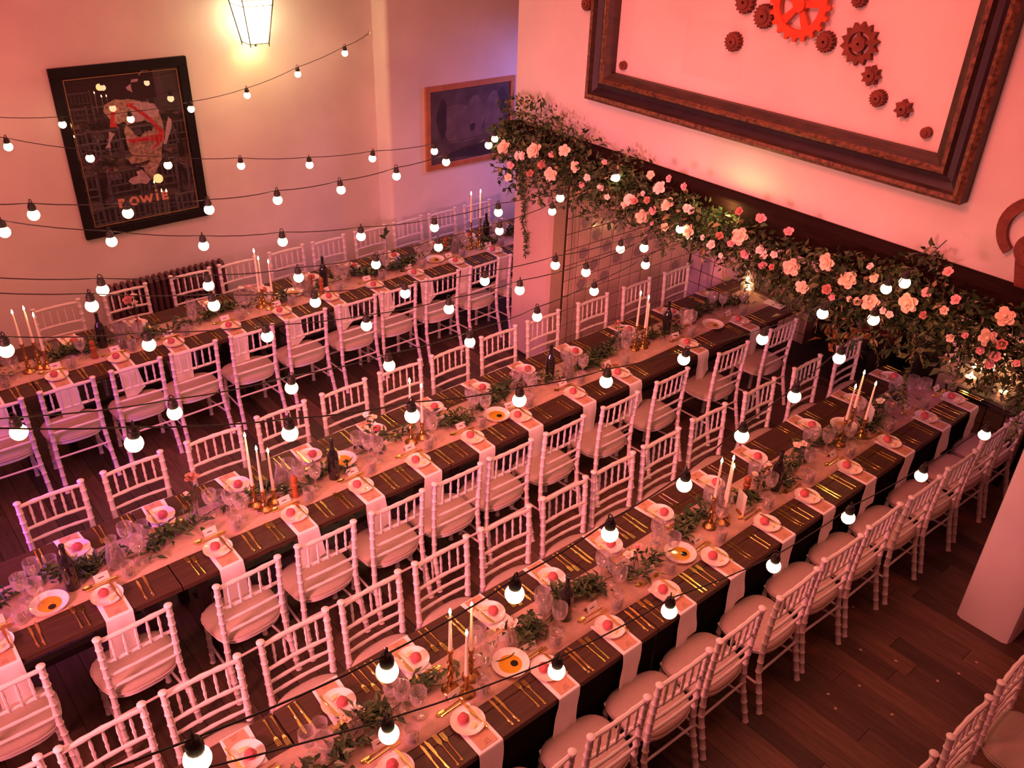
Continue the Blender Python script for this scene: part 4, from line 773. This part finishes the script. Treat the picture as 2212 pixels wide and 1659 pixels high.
# candlesticks and lit tapers: (table, x, y, holder height, candle length, lit)
def stick_mesh(h):
    k = h
    P = [(0, 0), (.046, 0), (.050, .006), (.046, .012), (.036, .018), (.022, .028)]
    z = .034; nb = max(1, int((h - .06) / .045))
    for i in range(nb):
        s_ = (h - .06 - .034) / nb * .95 if nb else .03; P += [(.011, z), (.016 if i % 2 else .020, z + s_ * .45), (.010, z + s_ * .9)]; z += s_
    P += [(.011, h - .028), (.017, h - .022), (.014, h - .016), (.0165, h - .003), (.019, h), (.0115, h), (.0115, h - .006), (0, h - .006)]
    return G().lathe(P, 18).mesh('candlestick', 'brass')
def taper(L): return G().lathe([(0, 0), (.0112, 0), (.0108, .02), (.0062, L - .012), (.0045, L - .002), (0, L)], 12).mesh('taper', 'wax')
wick = G().tube([(0, 0, 0), (.0005, 0, .010)], .0009, 5).mesh('wick', 'wick')
flame = G().lathe([(0, 0), (.0055, .006), (.0078, .014), (.0055, .026), (.002, .037), (0, .042)], 10).mesh('flame', 'flame')
CAN = [('back', 1.03, 7.25, .26, .27, 1, 'left one of the left trio'), ('back', 1.12, 7.27, .24, .29, 1, 'middle one of the left trio'), ('back', 1.17, 7.24, .16, .31, 1, 'right one of the left trio'),
       ('back', 3.09, 7.25, .16, .40, 1, 'tallest of the middle trio'), ('back', 3.14, 7.29, .16, .30, 1, 'middle one of the middle trio'), ('back', 3.21, 7.23, .14, .29, 1, 'right one of the middle trio'),
       ('back', 5.63, 7.25, .31, .31, 1, 'left one of the right pair'), ('back', 5.76, 7.25, .33, .29, 1, 'right one of the right pair'),
       ('middle', 1.71, 4.52, .17, .38, 1, 'tallest of the left trio'), ('middle', 1.74, 4.44, .16, .32, 1, 'middle one of the left trio'), ('middle', 1.83, 4.48, .10, .30, 1, 'right one of the left trio'),
       ('middle', 2.95, 4.50, .31, .21, 1, 'left one of the centre pair'), ('middle', 3.05, 4.50, .14, .30, 1, 'right one of the centre pair'),
       ('middle', 5.37, 4.50, .24, .30, 1, 'left one of the right trio'), ('middle', 5.46, 4.48, .20, .28, 1, 'middle one of the right trio'), ('middle', 5.53, 4.52, .07, .34, 0, 'unlit right one of the right trio'),
       ('front', 1.83, 2.50, .30, .25, 1, 'left one of the near trio'), ('front', 1.88, 2.43, .14, .29, 1, 'middle one of the near trio'), ('front', 1.965, 2.50, .21, .30, 1, 'right one of the near trio'),
       ('front', 3.96, 2.50, .25, .27, 1, 'left one of the centre trio'), ('front', 4.06, 2.47, .14, .31, 1, 'middle one of the centre trio'), ('front', 4.12, 2.52, .14, .32, 1, 'right one of the centre trio'),
       ('front', 5.52, 2.50, .23, .27, 1, 'left one of the far trio'), ('front', 5.69, 2.54, .25, .29, 1, 'tallest of the far trio'), ('front', 5.75, 2.46, .16, .30, 1, 'right one of the far trio')]
for tb, x, y, h, L, lit, lb in CAN:
    tag(ob('candlestick', stick_mesh(h), None, (x, y, RZ)), 'turned brass candlestick on the %s, %s' % (rname(tb), lb), 'candlestick', 'brass candlesticks')
    o = thing('taper_candle', '%s ivory taper candle on the %s, %s' % ('lit' if lit else 'plain', rname(tb), lb), 'candle', (x, y, RZ + h - .0055), 0, 'ivory taper candles')
    ob('wax', taper(L), o, (0, 0, 0)); ob('wick', wick, o, (0, 0, L - .001))
    if lit: ob('flame', flame, o, (0, 0, L + .003))
    OBS2.append((x, y, .05))
for x, y, e in ((1.12, 7.25, 1.0), (3.14, 7.25, 1.0), (5.70, 7.25, .8), (1.76, 4.48, 1.2), (3.0, 4.5, 1.0), (5.42, 4.5, 1.0), (1.89, 2.48, 1.2), (4.05, 2.5, 1.2), (5.65, 2.5, 1.0)):
    lamp('candle_cluster_glow', 'POINT', (x, y, 1.36), None, e * 1.5, (1.0, .50, .18), shadow_soft_size=.05)

# ---- flowers
def bloom(kind, rr):
    g = G(); mt = {0: 'peach', 1: 'pinkrose', 2: 'blush', 3: 'dusty'}[kind]
    lay = ((1.05, 5, .22), (.88, 5, .60), (.66, 5, .92), (.42, 4, 1.2)) if rr > .04 else ((1.0, 5, .50), (.70, 5, 1.0), (.42, 3, 1.25))
    for li, (q, n, tilt) in enumerate(lay):
        for k in range(n):
            a = 2 * PI * k / n + li * .5 + R.uniform(-.15, .15); c, s_ = math.cos(a), math.sin(a); L = rr * q * R.uniform(.88, 1.08); W = L * 1.05
            ct, st = math.cos(tilt), math.sin(tilt)
            def P(l_, w_, up): return (c * l_ * ct - s_ * w_, s_ * l_ * ct + c * w_, l_ * st * .9 + up)
            g.add([P(.04 * rr, 0, .0), P(L * .55, W * .42, .10 * rr), P(L * .92, W * .30, .04 * rr), P(L * 1.05, 0, -.10 * rr), P(L * .92, -W * .30, .04 * rr), P(L * .55, -W * .42, .10 * rr), P(L * .55, 0, .0)],
                  [(0, 1, 6), (1, 2, 6), (2, 3, 6), (3, 4, 6), (4, 5, 6), (5, 0, 6)])
    g.lathe([(0, -.1 * rr), (rr * .22, .1 * rr), (rr * .24, rr * .55), (rr * .12, rr * .72), (0, rr * .7)], 8)
    return g.mesh('rose', mt)
BL = {(k, s_): [bloom(k, s_) for _ in range(2)] for k in range(4) for s_ in (.026, .036, .05, .064)}
def pick(k, rr):
    s_ = min((.026, .036, .05, .064), key=lambda q: abs(q - rr)); return R.choice(BL[k, s_]), rr / s_
vase = G().lathe([(0, 0), (.030, 0), (.033, .005), (.030, .05), (.016, .085), (.014, .12), (.018, .135), (.0165, .135), (.0125, .12), (.0145, .085), (.028, .05), (.029, .01), (0, .008)], 16).mesh('bud_vase', 'glass')
VAS = [('middle', 1.36, 4.62, [(3, .05, .30), (2, .026, .18)], 'russet protea bloom, left part of the middle table'), ('middle', 2.70, 4.62, [(0, .036, .22), (2, .026, .26)], 'small peach flowers, just left of the centre candles on middle table'),
       ('front', 4.50, 2.52, [(2, .036, .20), (0, .026, .15), (2, .026, .25)], 'mixed blush flowers left of the farther bottle, front table'), ('front', 5.05, 2.55, [(2, .036, .12), (0, .036, .14), (2, .036, .10)], 'round pale pink blooms right of the farther bottle, front table'),
       ('front', 3.25, 2.52, [(1, .036, .13), (2, .036, .11)], 'pink roses in front table garland beside middle oil dish'), ('front', 2.27, 2.54, [(2, .036, .10), (2, .026, .13)], 'white roses behind the nearest oil dish, front table'),
       ('front', 1.30, 2.58, [(2, .036, .10), (0, .036, .08)], 'white roses at the left end of front table'), ('back', 1.98, 7.35, [(0, .036, .28), (3, .05, .33), (0, .036, .38)], 'tall yellow and russet blooms, left part of the back table'),
       ('back', 3.02, 7.38, [(1, .036, .13), (2, .036, .14)], 'pink and white blooms behind the back table centre candles'), ('back', 4.10, 7.33, [(0, .036, .12), (2, .050, .10)], 'peach and white blooms right of the middle bottle, back table'),
       ('middle', 4.08, 4.62, [(1, .036, .13), (1, .036, .10)], 'bright pink blooms left of the third bottle, middle table'), ('middle', 5.22, 4.58, [(3, .050, .24), (1, .026, .12)], 'russet protea left of the right candles, middle table'),
       ('front', 6.12, 2.50, [(0, .036, .16), (2, .036, .14), (1, .050, .12)], 'peach roses beyond the far candles of the front table'), ('back', 6.15, 7.35, [(2, .036, .16), (2, .036, .13)], 'white blooms at the pillar end of the back table')]
for tb, x, y, bl, lb in VAS:
    o = thing('bud_vase', 'small glass vase of ' + lb, 'flower vase', (x, y, RZ), 0, 'bud vases along the tables'); ob('glass_body', vase, o)
    g = G(); gl = G()
    for k, (kd, rr, h) in enumerate(bl):
        a = k * 2.1 + .5; dx, dy = .045 * math.cos(a), .045 * math.sin(a)
        if k == 0 and h > .2: dx = dy = .01
        g.tube([(0, 0, .02), (dx * .3, dy * .3, h * .5 + .05), (dx, dy, h + .02)], .0022, 5)
        me, sc = pick(kd, rr); ob('bloom', me, o, (dx, dy, h + .02), (R.uniform(-.5, .5), R.uniform(-.7, .1), R.random() * 6), sc)
        for q in range(5):
            zz = R.uniform(.1, h + .02); leaf(gl, Vector((dx * zz / (h + .02), dy * zz / (h + .02), zz)), Vector((R.uniform(-1, 1), R.uniform(-1, 1), R.uniform(-.1, .8))), rv(), R.uniform(.04, .065), .022)
    ob('stems', g.mesh('stems', 'stem'), o); stuff(ob('leaves', gl.mesh('vase_leaves', 'leafdark'), o)); OBS2.append((x, y, .035))
# the tall dark-leaved stem on the back table
o = thing('leaf_stem_vase', 'slim vase with one tall dark leaf stem before the back chairs', 'flower vase', (4.62, 7.40, RZ)); ob('glass_body', vase, o); OBS2.append((4.62, 7.40, .035))
ob('stem', G().tube([(0, 0, .01), (.005, 0, .2), (-.01, 0, .36)], .002, 5).mesh('tall_stem', 'stem'), o)
g = G(); leaf(g, Vector((0, 0, 0)), Vector((0, 0, 1)), Vector((0, -1, 0)), .08, .05); lmm = g.mesh('dark_leaf', 'leafdark')
for k in range(6): ob('leaf', lmm, o, (-.01, 0, .29 + .015 * k), (R.uniform(-.9, .9), R.uniform(-1.2, 1.2), k * 1.1))

# folded upright cards (table numbers)
for tb, x, y, rz, lb in (('front', 5.95, 2.52, .9, 'white upright card behind the far candles of the front table'), ('middle', 6.12, 4.52, -.3, 'white upright card near the right end of the middle table'), ('front', 4.24, 2.47, 1.2, 'thin upright white card beside the centre candles, front table')):
    o = thing('table_card', lb, 'card', (x, y, RZ), rz); ob('sheet', G().cbox((-.05, -.001, 0), (.05, .001, .17), .0004).mesh('sheet', 'card', False), o)
    ob('wooden_foot', G().cbox((-.03, -.012, 0), (.03, .012, .014), .002).mesh('foot', 'mill', False), o); OBS2.append((x, y, .04))
tag(ob('order_booklet', G().cbox((-.06, -.10, 0), (.06, .10, .008), .001).mesh('booklet', 'card', False), None, (7.22, 4.30, .7505), (0, 0, .1)), 'pale booklet lying on the far end of the middle table', 'booklet')
tag(ob('mobile_phone', G().cbox((-.035, -.07, 0), (.035, .07, .008), .003).mesh('handset', ['phone'], False), None, (6.62, 2.20, .7505), (0, 0, .2)), 'phone with lit bluish screen near the far end of the front table', 'phone') if False else None

# ---- leaf garlands along the runners
def table_garland(tb, xa, xb, yc, nlead, label):
    t = thing('table_garland', label, 'garland', ((xa + xb) / 2, yc, RZ), 0, 'leaf garlands on the table runners')
    cx = (xa + xb) / 2; n = int((xb - xa) / .05)
    path = [(xa + (xb - xa) * i / n - cx, .055 * math.sin((xa + i * .05) * 5.1) + .02 * math.sin(i * .9), .012) for i in range(n + 1)]
    def free(p, rr=.0):
        X, Y = p[0] + cx, p[1] + yc
        for q in OBST:
            if (q.x - X) ** 2 + (q.y - Y) ** 2 < .045 ** 2: return False
        for a, b_, c in OBS2:
            if (a - X) ** 2 + (b_ - Y) ** 2 < (c + .008) ** 2: return False
        return True
    ob('stem', G().tube(path, .003, 5).mesh('garland_stem', 'stem'), t)
    g = {'leafdark': G(), 'leafmid': G()}
    protos = []
    for mt in ('leafdark', 'leafmid'):
        q = G(); leaf(q, Vector((0, 0, 0)), Vector((1, 0, 0)), Vector((0, 0, 1)), .075, .028); protos.append(q.mesh('garland_leaf', mt))
    ylim = (RY[tb][0] - yc + .05, RY[tb][1] - yc - .04)
    N = int((xb - xa) * 620); cnt = 0
    for k in range(N):
        i = R.randrange(n); f_ = R.random(); p = Vector(path[i]).lerp(Vector(path[i + 1]), f_)
        dens = .55 + .45 * math.sin((p.x + cx) * 4.3 + yc)
        if R.random() > dens + .25: continue
        p.y += R.gauss(0, .036); p.z += abs(R.gauss(0, .030)); p.y = max(ylim[0], min(ylim[1], p.y))
        if not free(p): continue
        d = Vector((R.uniform(-1, 1), R.uniform(-1, 1), R.uniform(-.05, .7))).normalized(); L = R.uniform(.045, .085); e = p + d * L
        if e.z < .004 or not free(e): continue
        mt = 'leafdark' if R.random() < .62 else 'leafmid'
        if cnt < nlead and p.z > .03:
            o = ob('leaf', protos[0 if mt == 'leafdark' else 1], t, p); o.rotation_euler = d.to_track_quat('X', 'Z').to_euler(); cnt += 1
        else: leaf(g[mt], p, d, Vector((R.uniform(-.6, .6), R.uniform(-.6, .6), 1)), L, L * .36)
    for mt in g: stuff(ob('foliage', g[mt].mesh('garland_foliage', mt), t))
table_garland('back', .55, 6.7, 7.30, 60, 'green leaf garland running along the middle of the back table')
table_garland('middle', .0, 7.0, 4.56, 150, 'green leaf garland running along the middle of the middle table')
table_garland('front', .9, 6.6, 2.54, 220, 'green leaf garland running along the middle of the front table')

# ================================================================== flower garland on the mantel
t = thing('mantel_garland', 'thick garland of roses and leaves draped along the chimney mantel beam', 'garland', (5.2, 3.6, 2.2))
KEY = [(6.22, 2.60, 2.15), (6.05, 2.64, 1.98), (5.75, 2.66, 1.92), (5.3, 2.55, 2.0), (4.9, 2.40, 2.02), (4.72, 2.50, 2.02), (4.4, 2.38, 2.06), (3.45, 2.31, 2.03), (2.9, 2.29, 1.92), (2.35, 2.38, 1.88), (2.15, 2.50, 1.95), (1.95, 2.36, 1.95), (1.6, 2.36, 1.92), (.9, 2.36, 1.88)]
def band(y):
    for a, b_ in zip(KEY, KEY[1:]):
        if b_[0] <= y <= a[0]:
            q = (a[0] - y) / (a[0] - b_[0]); return a[1] + (b_[1] - a[1]) * q, a[2] + (b_[2] - a[2]) * q
    return KEY[-1][1:]
def gp(spread=1.0):
    y = R.uniform(.95, 6.22); hi, lo = band(y); z = (hi + lo) / 2 + R.gauss(0, .30) * (hi - lo) * spread
    z = max(lo - .07, min(hi + .03, z)); x = R.uniform(5.02, 5.195) if z < 2.44 else R.uniform(5.10, 5.36)
    return Vector((x - 5.2, y - 3.6, z - 2.2))
g = G()
for k in range(3):
    g.tube([(-.02 - .03 * k, 2.6 - i * .1325, (sum(band(6.2 - i * .1325)) / 2) - 2.2 + .03 * math.sin(i * 1.3 + k * 2)) for i in range(40)], .009, 6)
ob('stems', g.mesh('mantel_stems', 'stem'), t)
gs = {'leafdark': G(), 'leafmid': G(), 'leafpale': G(), 'stem': G()}; lp = {}
for mt in ('leafdark', 'leafmid', 'leafpale'):
    for L, W in ((.085, .045), (.07, .028)):
        q = G(); leaf(q, Vector((0, 0, 0)), Vector((1, 0, 0)), Vector((0, 0, 1)), L, W); lp.setdefault(mt, []).append(q.mesh('mantel_leaf', mt))
for k in range(300):
    p = gp(1.0); p.x -= .03; mt = R.choices(('leafdark', 'leafmid', 'leafpale'), (6, 4, 1.3))[0]
    d = Vector((R.uniform(-1, .1), R.uniform(-1, 1), R.uniform(-1, .8))).normalized()
    o = ob('leaf', R.choice(lp[mt]), t, p); o.rotation_euler = (d.to_track_quat('X', 'Z').to_matrix() @ Matrix.Rotation(R.uniform(-1, 1), 3, 'X')).to_euler()
for k in range(11500):
    p = gp(); d = rv(); d.x = -abs(d.x) if p.x > -.05 else d.x
    mt = R.choices(('leafdark', 'leafmid', 'leafpale'), (7.5, 3.2, .6))[0]; L = R.uniform(.035, .075)
    leaf(gs[mt], p, d, rv(), L, L * R.choice((.3, .42, .55)))
for k in range(240):      # fine dry grasses sticking out and hanging
    p = gp(); a = Vector((R.uniform(-.9, -.1), R.uniform(-1, 1), R.uniform(-1.2, .3))).normalized(); L = R.uniform(.08, .17); e = p + a * L; e.z -= .03
    gs['stem'].tube([p, p + a * L * .5, e], .0013, 3, False)
    for q in range(5): leaf(gs['leafpale' if R.random() < .5 else 'leafmid'], p.lerp(e, .3 + .15 * q), a + rv() * .5, rv(), R.uniform(.02, .045), .008)
# trailing vines: left pier, right end
for (y, z0, z1, x) in ((6.10, 2.1, 1.17, 5.355), (6.17, 2.1, 1.62, 5.36), (5.92, 2.05, 1.72, 5.36), (2.02, 2.0, 1.55, 5.12), (1.33, 1.95, 1.62, 5.1), (4.15, 2.05, 1.86, 5.15), (2.55, 2.0, 1.76, 5.12)):
    n = int((z0 - z1) / .03); path = []
    for i in range(n + 1): path.append(Vector((x - 5.2 - .01 * math.sin(i * .4), y - 3.6 - .10 * (i / n) ** 1.3 * (1 if y > 5 else .3) + .012 * math.sin(i * .7), z0 - 2.2 - (z0 - z1) * i / n)))
    gs['stem'].tube(path, .0022, 4)
    for i, p in enumerate(path):
        for q in range(9 if y == 6.10 else 5):
            d = Vector((R.uniform(-1, .2), R.uniform(-1, 1), R.uniform(-1, .5))); leaf(gs['leafdark' if R.random() < .6 else 'leafmid'], p + rv() * .012, d, rv(), R.uniform(.03, .05), .016)
for mt, q in gs.items():
    if q.f: stuff(ob('foliage' if mt != 'stem' else 'grass_stalks', q.mesh('mantel_' + mt, mt), t))
for (y, z, rr, kd) in ROSES:
    me, sc = pick(kd, rr * 1.2); o = ob('rose', me, t, (5.02 - 5.2 + R.uniform(-.02, .015), y - 3.6, z - 2.2))
    d = Vector((-1, R.uniform(-.5, .5) - .25, R.uniform(.0, .8))).normalized(); o.rotation_euler = (d.to_track_quat('Z', 'Y').to_matrix() @ Matrix.Rotation(R.random() * 6, 3, 'Z')).to_euler(); o.scale = (sc,) * 3

# ================================================================== festoon strings
bulbm = G().lathe([(.013, -.006), (.014, -.014)] + [(.0315 * math.sin(a), -.046 + .0315 * math.cos(a)) for a in [.5 + (PI - .5) * i / 11 for i in range(12)]], 20).mesh('festoon_bulb', 'bulb')
holdm = G().lathe([(0, .022), (.011, .022), (.016, .017), (.017, .008), (.0205, .005), (.0215, -.010), (.0205, -.019), (0, -.019)], 12)
holdm.tube([(-.010, 0, .019), (-.013, 0, .030), (-.006, 0, .041), (.006, 0, .041), (.013, 0, .030), (.010, 0, .019)], .0028, 5); holdm = holdm.mesh('lamp_holder', 'rubber')
SL = {1: 'string of lit bulbs rising past the poster to a wall hook', 2: 'string of lit bulbs crossing just below the lantern, second from the back', 3: 'string of bulbs crossing the poster foot towards the pine-framed painting',
      4: 'string of lit bulbs passing under the poster to the mantel corner', 5: 'string of lit bulbs over the back table chairs, fifth from the back', 6: 'string of lit bulbs over the near side of back table, sixth from back',
      7: 'string of lit bulbs above the aisle behind the middle table, seventh from back', 8: 'string of lit bulbs above the middle table far chairs', 9: 'string of lit bulbs hanging above the middle table candles',
      10: 'string of lit bulbs hanging above the far side of the front table', 11: 'nearest string of lit bulbs, above the near edge of the front table'}
ENDS = {1: (5.20, 8.498, 2.88), 2: (5.30, 6.02, 2.42), 3: (5.24, 5.80, 2.44), 4: (5.24, 4.55, 2.42), 5: (5.23, 4.93, 2.20), 6: (5.23, 3.86, 2.24), 7: (5.24, 3.87, 2.22), 8: (5.24, 3.96, 2.12), 9: (5.22, 2.10, 2.44), 10: (5.22, 2.06, 2.62), 11: (5.22, 1.28, 2.02)}
for k, B in STRINGS.items():
    o = thing('festoon_string', SL[k], 'string lights', B[0], 0, 'festoon light strings'); B = [Vector(b_) for b_ in B]; o0 = B[0].copy()
    up = Vector((0, 0, .066)); A = [b_ + up for b_ in B]
    d = B[1] - B[0]; dd = (B[2] - B[1]) - d; pre = []; p = A[0]; st = d - dd
    for q in range(5): p = p - st; st = st - dd; pre.append(p.copy())
    pre.reverse(); end = Vector(ENDS[k]); pts = pre + A + ([end] if (end - A[-1]).length > .05 else [])
    fine = []
    for i in range(len(pts) - 1):
        for s_ in range(4):
            q = s_ / 4; v = pts[i].lerp(pts[i + 1], q); v.z -= .012 * 4 * q * (1 - q); fine.append(v - o0)
    fine.append(pts[-1] - o0); ob('cable', G().tube(fine, .0032, 5).mesh('festoon_cable', 'rubber'), o)
    for b_ in A + pre[-1:]:
        tl = (R.uniform(-.22, .22), R.uniform(-.12, .12), R.random() * 3) if R.random() < .35 else (R.uniform(-.05, .05), R.uniform(-.05, .05), R.random() * 3)
        h = ob('lamp_holder', holdm, o, b_ - o0 - Vector((0, 0, .020)), tl); ob('bulb', bulbm, h)
    if k == 1: ob('hook', G().tube([(5.20 - o0.x, 8.499 - o0.y, 2.90 - o0.z), (5.20 - o0.x, 8.46 - o0.y, 2.90 - o0.z), (5.20 - o0.x, 8.455 - o0.y, 2.87 - o0.z)], .005, 6).mesh('wall_hook', 'steel'), o)

# thin wire hanging down beside the left pier
tag(ob('hanging_wire', G().tube([(5.66, 5.69, 2.2), (5.66, 5.692, 1.6), (5.67, 5.690, 1.1), (5.66, 5.688, .75), (5.68, 5.69, .4), (5.66, 5.685, .02)], .0028, 5).mesh('wire', 'rubber')), 'thin dark wire hanging down the tiles beside the left pier', 'wire')
# confetti petals on the floor
pet = G().add([(-.012, 0, .001), (0, -.009, .003), (.013, .002, .001), (.001, .010, .004), (0, 0, .0035), (-.012, 0, .0), (0, -.009, .0), (.013, .002, .0), (.001, .010, .0)], [(0, 1, 4), (1, 2, 4), (2, 3, 4), (3, 0, 4), (5, 8, 7, 6), (0, 5, 6, 1), (1, 6, 7, 2), (2, 7, 8, 3), (3, 8, 5, 0)]).mesh('petal', 'confetti')
for k, (x, y) in enumerate([(4.88, 1.8), (4.56, 1.55), (4.66, 1.35), (5.08, 1.0), (4.89, 1.03), (4.72, 1.09), (4.24, 1.14), (4.0, 1.39), (4.28, 1.39), (4.06, 1.48)]):
    tag(ob('fallen_petal', pet, None, (x, y, 0), (0, 0, R.random() * 6)), 'tiny pale petal fallen on the open dark floorboards', 'petal', 'petals on the floorboards')
